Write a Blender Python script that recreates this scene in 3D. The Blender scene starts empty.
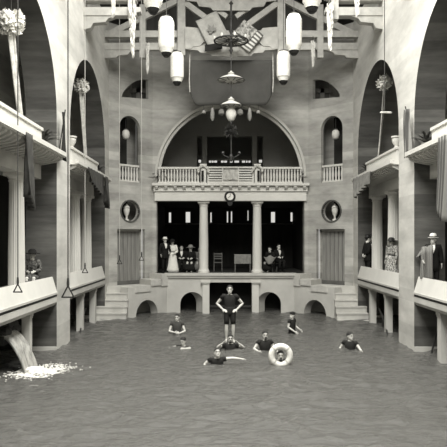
import bpy, bmesh, math, random
from mathutils import Vector, Matrix, noise
random.seed(7)
PI = math.pi
SC = bpy.context.scene
COL = SC.collection
CAMX, CAMZ, F = -0.43, 3.4, 620.0
V = Vector

# ------------------------------------------------------------------ materials
def G(v): return (v, v * .985, v * .925, 1)

def mat(name, v, rough=.8, var=0.0, scale=(1, 1, 1), bump=0.0, spec=.3, bands=0.0, detail=5, metal=0, v2=None):
    m = bpy.data.materials.new(name); m.use_nodes = True
    nt = m.node_tree; N = nt.nodes; L = nt.links
    b = N['Principled BSDF']
    b.inputs['Base Color'].default_value = G(v)
    b.inputs['Roughness'].default_value = rough
    b.inputs['Specular IOR Level'].default_value = spec
    b.inputs['Metallic'].default_value = metal
    if var or bump or bands:
        geo = N.new('ShaderNodeNewGeometry')
        mp = N.new('ShaderNodeMapping'); mp.inputs['Scale'].default_value = scale
        L.new(geo.outputs['Position'], mp.inputs['Vector'])
        nz = N.new('ShaderNodeTexNoise'); nz.inputs['Scale'].default_value = 1.0; nz.inputs['Detail'].default_value = detail
        nz.inputs['Roughness'].default_value = .62
        L.new(mp.outputs[0], nz.inputs['Vector'])
        cr = N.new('ShaderNodeValToRGB')
        cr.color_ramp.elements[0].position = .3; cr.color_ramp.elements[1].position = .7
        cr.color_ramp.elements[0].color = G(v * (1 - var) if v2 is None else v2); cr.color_ramp.elements[1].color = G(min(1, v * (1 + var)) if v2 is None else v)
        L.new(nz.outputs['Fac'], cr.inputs['Fac'])
        out = cr.outputs['Color']
        if bands:      # board marks of the poured concrete
            sx = N.new('ShaderNodeSeparateXYZ'); L.new(geo.outputs['Position'], sx.inputs[0])
            mm = N.new('ShaderNodeMath'); mm.operation = 'MULTIPLY'; mm.inputs[1].default_value = 2.7
            L.new(sx.outputs['Z'], mm.inputs[0])
            fl = N.new('ShaderNodeMath'); fl.operation = 'FLOOR'; L.new(mm.outputs[0], fl.inputs[0])
            wn = N.new('ShaderNodeTexWhiteNoise'); wn.noise_dimensions = '1D'; L.new(fl.outputs[0], wn.inputs['W'])
            mr = N.new('ShaderNodeMapRange'); mr.inputs['To Min'].default_value = 1 - bands; mr.inputs['To Max'].default_value = 1 + bands * .4
            L.new(wn.outputs['Value'], mr.inputs['Value'])
            mx = N.new('ShaderNodeVectorMath'); mx.operation = 'SCALE'
            L.new(out, mx.inputs[0]); L.new(mr.outputs[0], mx.inputs['Scale'])
            out = mx.outputs[0]
        L.new(out, b.inputs['Base Color'])
        if bump:
            bp = N.new('ShaderNodeBump'); bp.inputs['Strength'].default_value = bump; bp.inputs['Distance'].default_value = .05
            L.new(nz.outputs['Fac'], bp.inputs['Height']); L.new(bp.outputs[0], b.inputs['Normal'])
    return m

def glow(name, v, s):
    m = bpy.data.materials.new(name); m.use_nodes = True
    b = m.node_tree.nodes['Principled BSDF']
    b.inputs['Base Color'].default_value = G(v)
    b.inputs['Emission Color'].default_value = G(.9); b.inputs['Emission Strength'].default_value = s
    return m

M = dict(
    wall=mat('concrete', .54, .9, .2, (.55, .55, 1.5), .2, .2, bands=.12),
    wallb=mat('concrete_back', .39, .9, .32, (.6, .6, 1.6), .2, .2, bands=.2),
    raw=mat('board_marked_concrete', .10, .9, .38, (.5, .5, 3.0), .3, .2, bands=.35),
    base=mat('plaster_base', .50, .85, .12, (1, 1, 1), .1, .2),
    step=mat('stone_step', .5, .85, .15, (2, 2, 2), .15, .2),
    white=mat('white_paint', .60, .6, .06, (1.5, 1.5, 1.5), .03, .3),
    column=mat('white_column', .60, .6, .08, (3, 3, .6), .03, .3),
    cornice=mat('cornice_plaster', .5, .8, .08, (2, 2, 2), .05, .2),
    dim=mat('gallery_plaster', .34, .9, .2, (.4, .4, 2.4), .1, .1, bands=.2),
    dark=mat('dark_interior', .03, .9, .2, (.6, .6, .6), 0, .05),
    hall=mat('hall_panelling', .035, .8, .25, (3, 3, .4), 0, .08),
    loft=mat('loft_plaster', .27, .9, .12, (.8, .8, .8), 0, .1),
    truss=mat('painted_timber', .40, .8, .2, (3, 3, 3), .08, .2),
    trussd=mat('dark_timber', .12, .8, .2, (2, 2, 2), .08, .2),
    roof=mat('roof_boards', .07, .85, .2, (4, .4, 1), .1, .1),
    door=mat('weathered_boards', .22, .8, .25, (9, 9, .8), .1, .2),
    iron=mat('iron', .03, .5, spec=.4),
    rope=mat('rope', .42, .9), roped=mat('dark_rope', .06, .9),
    paper=mat('lantern_paper', .62, .8, .14, (6, 6, 9), .1, .2),
    smallpaper=mat('shaded_lantern_paper', .25, .8, .15, (8, 8, 8)),  # white paper dimmed in colour for the shade below the dark cloth
    shade=mat('shade_paper', .55, .8, .1, (8, 8, 8), 0, .2),
    cdark=mat('dark_cloth', .075, .95, .12, (2, 2, 2), .05, .1),
    flagpale=mat('pale_flag', .36, .95, .15, (6, 6, 6), .05, .1), gable=mat('gable_shaded_boards', .15, .9, .2, (3, 3, .6), .1, .1), front=mat('end_wall_dark', .10, .9, .1, (1, 1, 1)),  # gable colour carries the roof's shade; front is dark to cut bounced light
    cdark2=mat('charcoal_cloth', .06, .95, .4, (9, 9, 3), .05, .1),
    cmid=mat('grey_cloth', .22, .95, .2, (5, 5, 5), .05, .1),
    cblack=mat('black_cloth', .025, .95, .2, (6, 6, 6), .05, .1),
    cwhite=mat('white_cloth', .52, .95, .3, (6, 6, 6), .1, .1),
    leaf=mat('palm_leaf', .045, .7, .3, (6, 6, 6), 0, .2),
    pot=mat('pot_clay', .25, .8, .1, (8, 8, 8)),
    marble=mat('statue_plaster', .6, .7, .05, (8, 8, 8)),
    skin=mat('skin', .58, .6, .06, (12, 12, 12), 0, .3),
    hair=mat('hair', .025, .7), hairg=mat('grey_hair', .2, .7),
    suit=mat('bathing_knit', .022, .85, .15, (30, 30, 30), 0, .2),
    suitm=mat('faded_bathing_knit', .06, .85, .15, (30, 30, 30), 0, .2),
    wool=mat('black_wool', .014, .9, .1, (20, 20, 20), 0, .1),
    linen=mat('white_linen', .72, .9, .06, (9, 9, 9), .1, .1),
    eye=mat('eye_dark', .02, .4), lip=mat('lip', .16, .6),
    ring=mat('buoy_canvas', .82, .6, .04, (9, 9, 9)),
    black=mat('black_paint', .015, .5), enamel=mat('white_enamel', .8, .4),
    pane=glow('bright_window_pane', .8, .75),
    rock=mat('wet_rock', .04, .6, .4, (5, 5, 5), .6, .3),
    foam=mat('foam_white', .75, .9, .1, (9, 9, 9), .2, .2),
    fall=mat('falling_water', .34, .35, .5, (11, 11, .8), .2, .5),
)

def stripe_mat(name, a, b, n, axis='u', diag=False):
    m = bpy.data.materials.new(name); m.use_nodes = True
    nt = m.node_tree; N = nt.nodes; L = nt.links; bs = N['Principled BSDF']; bs.inputs['Roughness'].default_value = .95
    uv = N.new('ShaderNodeUVMap'); uv.uv_map = 'UVMap'
    sp = N.new('ShaderNodeSeparateXYZ'); L.new(uv.outputs[0], sp.inputs[0])
    mm = N.new('ShaderNodeMath'); mm.operation = 'MULTIPLY'; mm.inputs[1].default_value = n
    L.new(sp.outputs['X' if axis == 'u' else 'Y'], mm.inputs[0])
    fr = N.new('ShaderNodeMath'); fr.operation = 'FRACT'; L.new(mm.outputs[0], fr.inputs[0])
    gt = N.new('ShaderNodeMath'); gt.operation = 'GREATER_THAN'; gt.inputs[1].default_value = .5; L.new(fr.outputs[0], gt.inputs[0])
    mx = N.new('ShaderNodeMix'); mx.data_type = 'RGBA'; mx.inputs['A'].default_value = G(a); mx.inputs['B'].default_value = G(b)
    L.new(gt.outputs[0], mx.inputs['Factor']); L.new(mx.outputs['Result'], bs.inputs['Base Color'])
    return m
M['fstripe'] = stripe_mat('flag_stripes', .6, .12, 6, 'v')
M['robe'] = stripe_mat('robe_stripes', .27, .08, 9, 'u')
M['ribbon'] = stripe_mat('bunting_stripes', .2, .06, 3, 'u')
M['frilld'] = mat('dark_patterned_frills', .16, .9, .1, (20, 20, 20), 0, .1, v2=.02, detail=1)
M['frill'] = mat('patterned_frills', .55, .9, .1, (22, 22, 22), 0, .1, v2=.03, detail=1)

def water_mat():
    m = bpy.data.materials.new('pool_water'); m.use_nodes = True
    nt = m.node_tree; N = nt.nodes; L = nt.links; b = N['Principled BSDF']
    b.inputs['Base Color'].default_value = G(.095); b.inputs['Roughness'].default_value = .07
    b.inputs['IOR'].default_value = 1.33
    geo = N.new('ShaderNodeNewGeometry'); mp = N.new('ShaderNodeMapping'); mp.inputs['Scale'].default_value = (1.6, 3.0, 1)
    L.new(geo.outputs['Position'], mp.inputs['Vector'])
    nz = N.new('ShaderNodeTexNoise'); nz.inputs['Scale'].default_value = 2.0; nz.inputs['Detail'].default_value = 6; nz.inputs['Roughness'].default_value = .6
    L.new(mp.outputs[0], nz.inputs['Vector'])
    bp = N.new('ShaderNodeBump'); bp.inputs['Strength'].default_value = 1.0; bp.inputs['Distance'].default_value = .09
    L.new(nz.outputs['Fac'], bp.inputs['Height']); L.new(bp.outputs[0], b.inputs['Normal'])
    return m
M['water'] = water_mat()

# ------------------------------------------------------------------ mesh builder
WL = {}
class MB:
    def __init__(s): s.v = []; s.f = []; s.uv = None
    def add(s, vs, fs):
        n = len(s.v); s.v += [tuple(p) for p in vs]; s.f += [tuple(i + n for i in f) for f in fs]; return s
    def box(s, x0, x1, y0, y1, z0, z1):
        x0, x1 = min(x0, x1), max(x0, x1); y0, y1 = min(y0, y1), max(y0, y1)
        return s.add([(x0, y0, z0), (x1, y0, z0), (x1, y1, z0), (x0, y1, z0), (x0, y0, z1), (x1, y0, z1), (x1, y1, z1), (x0, y1, z1)],
              [(0, 3, 2, 1), (4, 5, 6, 7), (0, 1, 5, 4), (1, 2, 6, 5), (2, 3, 7, 6), (3, 0, 4, 7)])
    def prism(s, poly, fn, t0, t1):
        n = len(poly); vs = [fn(a, b, t0) for a, b in poly] + [fn(a, b, t1) for a, b in poly]
        fs = [tuple(range(n - 1, -1, -1)), tuple(range(n, 2 * n))] + [(i, (i + 1) % n, n + (i + 1) % n, n + i) for i in range(n)]
        return s.add(vs, fs)
    def beam(s, a, b, w, h, up=(0, 0, 1)):
        a, b = V(a), V(b); d = (b - a).normalized(); up = V(up)
        if abs(d.dot(up)) > .99: up = V((0, 1, 0))
        sd = d.cross(up).normalized(); u = sd.cross(d)
        vs = [p + sd * i * w / 2 + u * j * h / 2 for p in (a, b) for i, j in ((-1, -1), (1, -1), (1, 1), (-1, 1))]
        return s.add(vs, [(3, 2, 1, 0), (4, 5, 6, 7)] + [(i, (i + 1) % 4, 4 + (i + 1) % 4, 4 + i) for i in range(4)])
    def lathe(s, prof, c=(0, 0, 0), n=16, flute=0, squash=(1, 1)):
        c = V(c); vs = []; fs = []
        for k, (r, z) in enumerate(prof):
            for i in range(n):
                a = 2 * PI * i / n; rr = r * (1 - flute * (i % 2))
                vs.append(c + V((rr * math.cos(a) * squash[0], rr * math.sin(a) * squash[1], z)))
        for k in range(len(prof) - 1):
            for i in range(n):
                j = (i + 1) % n; fs.append((k * n + i, k * n + j, (k + 1) * n + j, (k + 1) * n + i))
        fs.append(tuple(range(n - 1, -1, -1))); fs.append(tuple((len(prof) - 1) * n + i for i in range(n)))
        return s.add(vs, fs)
    def loft(s, rings, cap=True):     # rings: list of equal length point lists
        n = len(rings[0]); vs = [p for r in rings for p in r]; fs = []
        for k in range(len(rings) - 1):
            for i in range(n):
                j = (i + 1) % n; fs.append((k * n + i, k * n + j, (k + 1) * n + j, (k + 1) * n + i))
        if cap: fs.append(tuple(range(n - 1, -1, -1))); fs.append(tuple((len(rings) - 1) * n + i for i in range(n)))
        return s.add(vs, fs)
    def tube(s, pts, rad, n=8, round_=False):
        pts = [V(p) for p in pts]
        if not isinstance(rad, (list, tuple)): rad = [rad] * len(pts)
        rad = list(rad)
        if round_:
            a, b = pts[0], pts[-1]; da = (a - pts[1]).normalized(); db = (b - pts[-2]).normalized(); ra, rb = rad[0], rad[-1]
            pts = [a + da * ra * .97, a + da * ra * .7] + pts + [b + db * rb * .7, b + db * rb * .97]
            rad = [ra * .2, ra * .7] + rad + [rb * .7, rb * .2]
        rings = []; ref = None
        for i, p in enumerate(pts):
            d = (pts[min(i + 1, len(pts) - 1)] - pts[max(i - 1, 0)]).normalized()
            if ref is None: ref = V((0, 0, 1)) if abs(d.z) < .9 else V((1, 0, 0))
            x = (ref - d * ref.dot(d)).normalized(); ref = x; y = d.cross(x)
            rings.append([p + (x * math.cos(2 * PI * k / n) + y * math.sin(2 * PI * k / n)) * rad[i] for k in range(n)])
        return s.loft(rings)
    def ball(s, c, r, n=12, m=8):
        if not isinstance(r, (list, tuple)): r = (r, r, r)
        c = V(c); rings = []
        for k in range(m + 1):
            t = PI * (k / m) * .98 + PI * .01
            rings.append([c + V((r[0] * math.sin(t) * math.cos(2 * PI * i / n), r[1] * math.sin(t) * math.sin(2 * PI * i / n), -r[2] * math.cos(t))) for i in range(n)])
        return s.loft(rings)
    def torus(s, c, R, r, ax='z', n=28, m=10, sq=1.0):
        c = V(c); vs = []; fs = []
        for i in range(n):
            a = 2 * PI * i / n
            for k in range(m):
                b = 2 * PI * k / m; q = R + r * math.cos(b); h = r * math.sin(b)
                p = {'z': V((q * math.cos(a), q * math.sin(a) * sq, h)), 'y': V((q * math.cos(a), h, q * math.sin(a) * sq))}[ax]
                vs.append(c + p)
        for i in range(n):
            for k in range(m):
                fs.append((i * m + k, ((i + 1) % n) * m + k, ((i + 1) % n) * m + (k + 1) % m, i * m + (k + 1) % m))
        return s.add(vs, fs)
    def grid(s, fn, nu, nv):          # with UVs
        base = len(s.v); vs = [fn(i / nu, j / nv) for j in range(nv + 1) for i in range(nu + 1)]
        if s.uv is None: s.uv = {}
        for j in range(nv + 1):
            for i in range(nu + 1): s.uv[base + j * (nu + 1) + i] = (i / nu, j / nv)
        return s.add(vs, [(j * (nu + 1) + i, j * (nu + 1) + i + 1, (j + 1) * (nu + 1) + i + 1, (j + 1) * (nu + 1) + i) for j in range(nv) for i in range(nu)])
    def mesh(s, name, off=V((0, 0, 0)), smooth=False, fix=True):
        me = bpy.data.meshes.new(name)
        me.from_pydata([V(p) - off for p in s.v], [], s.f)
        if fix:
            bm = bmesh.new(); bm.from_mesh(me); bmesh.ops.recalc_face_normals(bm, faces=bm.faces); bm.to_mesh(me); bm.free()
        if s.uv is not None:
            ul = me.uv_layers.new(name='UVMap')
            for lp in me.loops: ul.data[lp.index].uv = s.uv.get(lp.vertex_index, (0, 0))
        if smooth:
            for p in me.polygons: p.use_smooth = True
        return me
    def build(s, name, m, parent=None, smooth=False, origin=None, thick=0):
        """vertices are in world space; a child is stored relative to its parent"""
        o0 = V(WL[parent.name]) if parent else V(origin or (0, 0, 0))
        if parent and origin: o0 = V(origin)
        me = s.mesh(name, o0, smooth); me.materials.append(M[m] if isinstance(m, str) else m)
        o = bpy.data.objects.new(name, me); COL.objects.link(o)
        WL[o.name] = o0
        if parent: o.parent = parent; o.location = o0 - V(WL[parent.name])
        else: o.location = o0
        if smooth:
            try: me.set_sharp_from_angle(angle=math.radians(smooth if smooth is not True else 40))
            except Exception: pass
        if thick:
            md = o.modifiers.new('thickness', 'SOLIDIFY'); md.thickness = thick; md.offset = 0
        return o

def tag(o, label=None, cat=None, group=None, kind=None):
    if label: o['label'] = label
    if cat: o['category'] = cat
    if group: o['group'] = group
    if kind: o['kind'] = kind
    return o
def struct(o): o['kind'] = 'structure'; return o
def thing(name, loc, label, cat, group=None):
    o = bpy.data.objects.new(name, None); COL.objects.link(o); o.location = loc; o.empty_display_size = .1
    WL[o.name] = V(loc); return tag(o, label, cat, group)
def again(part, parent, delta):     # a repeat of a part (shared mesh) moved by delta within the same thing
    c = part.copy(); COL.objects.link(c); c.parent = parent; c.location = part.location + V(delta); WL[c.name] = V(WL[part.name]) + V(delta); return c

# ------------------------------------------------------------------ walls with openings
def pierced(fn, u0, u1, z0, z1, openings, t0, t1):
    # faces of the reveals are recorded in mb.rev
    """solid wall u0..u1 x z0..z1; openings = (ua, ub, lo(u), hi(u), n)"""
    us = {round(u0, 5), round(u1, 5)}
    for ua, ub, lo, hi, n in openings:
        for i in range(n + 1):
            us.add(round(ua + (ub - ua) * (.5 - .5 * math.cos(PI * i / n)), 5))
    us = sorted(u for u in us if u0 - 1e-6 <= u <= u1 + 1e-6)
    quads = []
    for a, b in zip(us, us[1:]):
        if b - a < 1e-5: continue
        mid = (a + b) / 2
        act = sorted([o for o in openings if o[0] < mid < o[1]], key=lambda o: o[2](mid))
        ca, cb = z0, z0
        for ua, ub, lo, hi, n in act:
            la, lb = lo(a), lo(b)
            if la > ca + 1e-5 or lb > cb + 1e-5: quads.append(((a, ca), (b, cb), (b, lb), (a, la)))
            ca, cb = hi(a), hi(b)
        if z1 > ca + 1e-5 or z1 > cb + 1e-5: quads.append(((a, ca), (b, cb), (b, z1), (a, z1)))
    mb = MB(); vi = {}
    def vid(p, t):
        k = (round(p[0], 4), round(p[1], 4), t)
        if k not in vi: vi[k] = len(mb.v); mb.v.append(tuple(fn(p[0], p[1], t)))
        return vi[k]
    ed = {}
    for q in quads:
        pts = [q[0]]
        for p in q[1:]:
            if abs(p[0] - pts[-1][0]) + abs(p[1] - pts[-1][1]) > 1e-4: pts.append(p)
        if abs(pts[0][0] - pts[-1][0]) + abs(pts[0][1] - pts[-1][1]) < 1e-4: pts.pop()
        if len(pts) < 3: continue
        mb.f.append(tuple(vid(p, t0) for p in pts)); mb.f.append(tuple(vid(p, t1) for p in reversed(pts)))
        for p, r in zip(pts, pts[1:] + pts[:1]):
            k = tuple(sorted([(round(p[0], 4), round(p[1], 4)), (round(r[0], 4), round(r[1], 4))]))
            ed[k] = ed.get(k, 0) + 1
    mb.rev = len(mb.f)
    for (p, r), c in ed.items():
        if c == 1: mb.f.append((vid(p, t0), vid(r, t0), vid(r, t1), vid(p, t1)))
    return mb
def arch(c, r, zs, lo):
    h = lambda u: zs + math.sqrt(max(0, r * r - (u - c) ** 2))
    return (c - r, c + r, (lambda u: lo), h, 28)
def rect(a, b, lo, hi): return (a, b, (lambda u: lo), (lambda u: hi), 1)
def oval(c, rx, zc, rz):
    k = lambda u: rz * math.sqrt(max(0, 1 - ((u - c) / rx) ** 2))
    return (c - rx, c + rx, (lambda u: zc - k(u)), (lambda u: zc + k(u)), 24)

WX = 5.5           # half width of the pool hall
TH = .95
BAYS = [(4.99, 11.21), (12.87, 19.08), (20.74, 26.96)]
SIDE = {-1: 'left', 1: 'right'}
def sidefn(sg): return lambda u, z, t: (sg * (WX + t), u, z)
def sidewall(mb, sd):       # smooth rendered faces, board-marked raw concrete in the reveals, darkened partly for their shade
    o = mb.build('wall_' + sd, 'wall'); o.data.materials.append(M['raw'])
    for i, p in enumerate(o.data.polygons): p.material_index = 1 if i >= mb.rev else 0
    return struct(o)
def cantfn(sg):
    return lambda u, z, t: (sg * (5.5 - u * .70711 + t * .70711), 27.9 + u * .70711 + t * .70711, z)
backfn = lambda u, z, t: (u, 29.67 + t, z)

for sg in (-1, 1):
    sd = SIDE[sg]
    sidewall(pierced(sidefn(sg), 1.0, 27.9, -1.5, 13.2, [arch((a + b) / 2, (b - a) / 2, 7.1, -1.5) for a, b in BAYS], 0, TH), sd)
    cl = 2.503
    struct(pierced(cantfn(sg), 0, cl, -1.5, 13.2, [
        arch(1.173, .6, 8.55, 6.09), oval(1.173, .5, 4.74, .47), rect(.46, 2.04, 1.31, 3.91),
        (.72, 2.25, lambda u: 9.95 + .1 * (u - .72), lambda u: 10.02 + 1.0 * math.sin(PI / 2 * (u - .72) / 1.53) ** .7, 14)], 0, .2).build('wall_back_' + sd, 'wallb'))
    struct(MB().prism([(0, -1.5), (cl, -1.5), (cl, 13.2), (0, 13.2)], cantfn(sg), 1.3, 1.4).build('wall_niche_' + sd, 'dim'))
    # gallery shell behind the arches
    struct(MB().box(sg * 9.6, sg * 9.8, 1, 30, -1.5, 13.2).build('wall_gallery_' + sd, 'dim'))
    struct(MB().box(sg * 5.62, sg * 9.6, 1, 27.9, 1.45, 1.8).build('floor_gallery_' + sd, 'base'))
    struct(MB().box(sg * 6.5, sg * 9.6, 1, 27.9, 5.62, 6.0).build('floor_balcony_' + sd, 'dim'))
    struct(MB().box(sg * 6.44, sg * 9.6, 1, 27.9, 11.2, 11.4).build('ceiling_gallery_' + sd, 'dim'))
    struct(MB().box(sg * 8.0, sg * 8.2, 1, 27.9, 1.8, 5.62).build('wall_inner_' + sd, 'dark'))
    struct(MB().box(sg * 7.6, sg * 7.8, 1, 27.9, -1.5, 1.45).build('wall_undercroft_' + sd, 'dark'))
    struct(MB().box(sg * 6.0, sg * 9.8, 27.95, 28.2, -1.5, 13.2).build('wall_gallery_end_' + sd, 'dim'))
    struct(MB().box(sg * 6.44, sg * 9.8, 1, 28, 12.9, 13.2).build('ceiling_loggia_' + sd, 'dark'))
    struct(MB().box(sg * 5.5, sg * 9.8, .8, 1.0, -1.5, 13.2).build('wall_gallery_front_' + sd, 'dim'))
    b = MB()
    for u0, u1 in BAYS: b.box(sg * 6.46, sg * 6.62, u1 - .05, u1 + .3, -.2, .12)
    for u0, u1 in BAYS: b.box(sg * 6.44, sg * 5.5, u1 - .06, u1, -.3, .12)
    struct(b.build('baseboard_' + sd, 'base'))

# central facade
struct(pierced(backfn, -3.73, 3.73, 1.5, 13.2, [rect(-3.54, 3.54, 1.5, 5.27), arch(0, 3.5, 6.42, 6.1)], 0, .6).build('wall_back', 'wallb'))
b = MB()
for r0, r1, y0 in ((3.5, 3.62, 29.60), (3.36, 3.5, 29.75)):
    n = 40; pts = [(r * math.cos(PI * i / n), 6.42 + r * math.sin(PI * i / n)) for r in (r0, r1) for i in range(n + 1)]
    q = [(i, i + 1, n + 2 + i, n + 1 + i) for i in range(n)]
    for f in q: b.prism([pts[k] for k in f], lambda u, z, t: (u, y0 + t, z), 0, .14)
struct(b.build('trim_1', 'cornice'))
# gable above, rear hall and upper loft
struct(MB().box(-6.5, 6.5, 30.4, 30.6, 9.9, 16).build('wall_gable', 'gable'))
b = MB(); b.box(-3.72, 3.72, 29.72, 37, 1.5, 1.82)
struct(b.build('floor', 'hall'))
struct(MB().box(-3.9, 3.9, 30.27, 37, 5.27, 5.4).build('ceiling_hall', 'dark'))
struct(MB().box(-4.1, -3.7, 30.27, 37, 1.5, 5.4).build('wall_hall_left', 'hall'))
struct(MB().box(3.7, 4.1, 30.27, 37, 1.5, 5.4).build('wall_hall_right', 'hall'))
HW = [(170, 3.2, 212, 223), (188, 5.4, 211.5, 223), (211, 2.2, 212, 223), (227.5, 2.2, 211, 223), (231.5, 2.2, 211, 223), (248, 1.8, 210, 221), (273, 5, 211.5, 223), (291.5, 3, 212, 222)]
def P(px, py, d): s = F / d; return V(((px - 221.5) / s + CAMX, d, CAMZ + (240 - py) / s))
ops = []
for px, w, ya, yb in HW:
    p = P(px, ya, 36); q = P(px, yb, 36); hw = w / 2 * 36 / F
    ops.append(rect(p.x - hw, p.x + hw, q.z, p.z))
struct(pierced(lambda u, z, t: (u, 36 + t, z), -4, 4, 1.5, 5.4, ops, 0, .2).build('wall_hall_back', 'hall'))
for i, (ua, ub, lo, hi, n) in enumerate(ops):
    b = MB(); z0, z1 = lo(0), hi(0)
    for x in (ua, ub): b.box(x - .03, x + .03, 35.96, 36.02, z0 - .03, z1 + .03)
    for z in (z0, z1): b.box(ua - .03, ub + .03, 35.96, 36.02, z - .03, z + .03)
    w = struct(b.build('window_%d' % (i + 1), 'trussd'))
    MB().box(ua - .02, ub + .02, 36.05, 36.08, z0 - .02, z1 + .02).build('pane', 'pane', w)
b = MB(); zt = P(0, 223.6, 35.9).z; b.box(-3.7, 3.7, 35.9, 35.99, zt - .05, zt + .02); b.box(-3.7, 3.7, 35.9, 35.99, zt + .92, zt + .97)
struct(b.build('trim_2', 'trussd'))
# loft behind the great arch
struct(MB().box(-5, 5, 30.27, 38, 5.75, 6.1).build('floor_loft', 'loft'))
struct(MB().box(-5, 5, 30.27, 38, 10.6, 10.8).build('ceiling_loft', 'loft'))
for sg in (-1, 1): struct(MB().box(sg * 4.4, sg * 4.6, 30.27, 38, 5.4, 10.8).build('wall_loft_' + SIDE[sg], 'loft'))
lz = P(0, 134, 33).z
struct(pierced(lambda u, z, t: (u, 33 + t, z), -4.4, 4.4, 5.4, 10.8, [rect(P(197, 0, 33).x, P(263, 0, 33).x, 6.1, lz)], 0, .25).build('wall_loft_back', 'loft'))
struct(MB().box(-4.4, 4.4, 37.6, 37.8, 5.4, 10.8).build('wall_loft_far', 'loft'))
b = MB()
for px in (204.5, 254.5):
    x = P(px, 0, 32.9).x; b.box(x - .13, x + .13, 32.85, 33.2, 6.1, lz)
b.box(P(197, 0, 33).x, P(263, 0, 33).x, 32.93, 33.2, lz - .14, lz + .02); b.box(P(208, 0, 34).x, P(251, 0, 34).x, 33.9, 34.0, 7.75, 7.85)
struct(b.build('trim_6', 'loft'))
for i, (x0, x1) in enumerate([(198.5, 201), (209, 211), (211.6, 213.6), (214.2, 217), (221, 223.6), (224.2, 227), (230, 232.5), (234.5, 239), (242, 245), (246, 247.5), (248.5, 250.5), (259, 262)]):
    p = P(x0, 159.8, 37.5); q = P(x1, 162.5, 37.5)
    b = MB().box(p.x - .03, q.x + .03, 37.54, 37.6, q.z - .03, p.z + .03)
    w = struct(b.build('window_%d' % (i + 20), 'trussd'))
    MB().box(p.x, q.x, 37.51, 37.545, q.z, p.z).build('pane', 'pane', w)

# front base wall of the deep end with its passages
bf = lambda u, z, t: (u + (math.copysign(.75 * t, u) if abs(u) > 1.1 else 0), 29.2 + t, z)
struct(pierced(bf, -3.0, 3.0, -1.5, 1.72, [rect(-1.0, 1.0, -1.5, 1.40), arch(-1.80, .57, .38, -1.5), arch(1.80, .57, .38, -1.5)], 0, .55).build('wall_pool_end', 'base'))
struct(MB().box(-3.3, 3.3, 30.6, 30.8, -1.5, 1.5).build('wall_passage', 'dark'))
b = MB(); b.box(-3.12, 3.12, 29.06, 29.74, 1.72, 1.83); b.box(-3.05, 3.05, 29.12, 29.25, 1.62, 1.72)
struct(b.build('trim_3', 'cornice'))
struct(MB().box(-1.0, 1.0, 29.35, 29.45, .22, .3).build('trim_4', 'iron'))
# ceiling: sloped boarding with an open skylight along the ridge; unseen end wall, closed and dark to limit light from behind the viewer
for sg in (-1, 1):
    b = MB().prism([(6.6, 12.9), (6.6, 13.1), (2.9, 15.6), (2.9, 15.4)], lambda a, z, t: (sg * a, t, z), -2.5, 30.6)
    struct(b.build('ceiling_' + SIDE[sg], 'roof'))
struct(MB().box(-2.95, 2.95, 21.6, 30.6, 15.45, 15.6).build('ceiling_ridge', 'roof'))  # unseen ridge closed over the far bays to shade the gable
struct(MB().box(-9.8, 9.8, -2.7, -2.5, -1.5, 15.6).build('wall_front', 'front'))
for sg in (-1, 1): struct(MB().box(sg * 5.5, sg * 9.8, -2.5, 1.0, -1.5, 13.2).build('wall_front_' + SIDE[sg], 'front'))
b = MB()
for d in (13, 17, 21, 24.5): b.box(-3.0, 3.0, d - .06, d + .06, 15.4, 15.55)
struct(b.build('trim_5', 'iron'))
# pool basin and water
b = MB(); b.box(-9.6, 9.6, -2.5, 31, -1.65, -1.5); struct(b.build('floor_pool', 'base'))
def wz(x, y):
    a = noise.noise(V((x * .55, y * .9, 3.1))) * .03 + noise.noise(V((x * 1.3 + .3 * y, y * 2.4, 7.7))) * .055 + noise.noise(V((x * 2.9, y * 5.2 - .5 * x, 1.7))) * .05
    a += .03 * math.exp(-((x + 5) ** 2 + (y - 16) ** 2) / 1.5) * math.sin(9 * math.hypot(x + 5.3, y - 16))
    return a
ys = []; y = 5.0
while y < 30.7: ys.append(y); y += .06 + (y - 5) * .0035
nx = 200; xs = [-7.6 + 15.2 * i / nx for i in range(nx + 1)]
b = MB(); b.v = [(x, y, wz(x, y)) for y in ys for x in xs]
b.f = [(j * (nx + 1) + i, j * (nx + 1) + i + 1, (j + 1) * (nx + 1) + i + 1, (j + 1) * (nx + 1) + i) for j in range(len(ys) - 1) for i in range(nx)]
wo = b.build('pool_water', 'water', smooth=180)
tag(wo, 'rippled grey water filling the swimming pool', 'water', kind='stuff')

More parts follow.
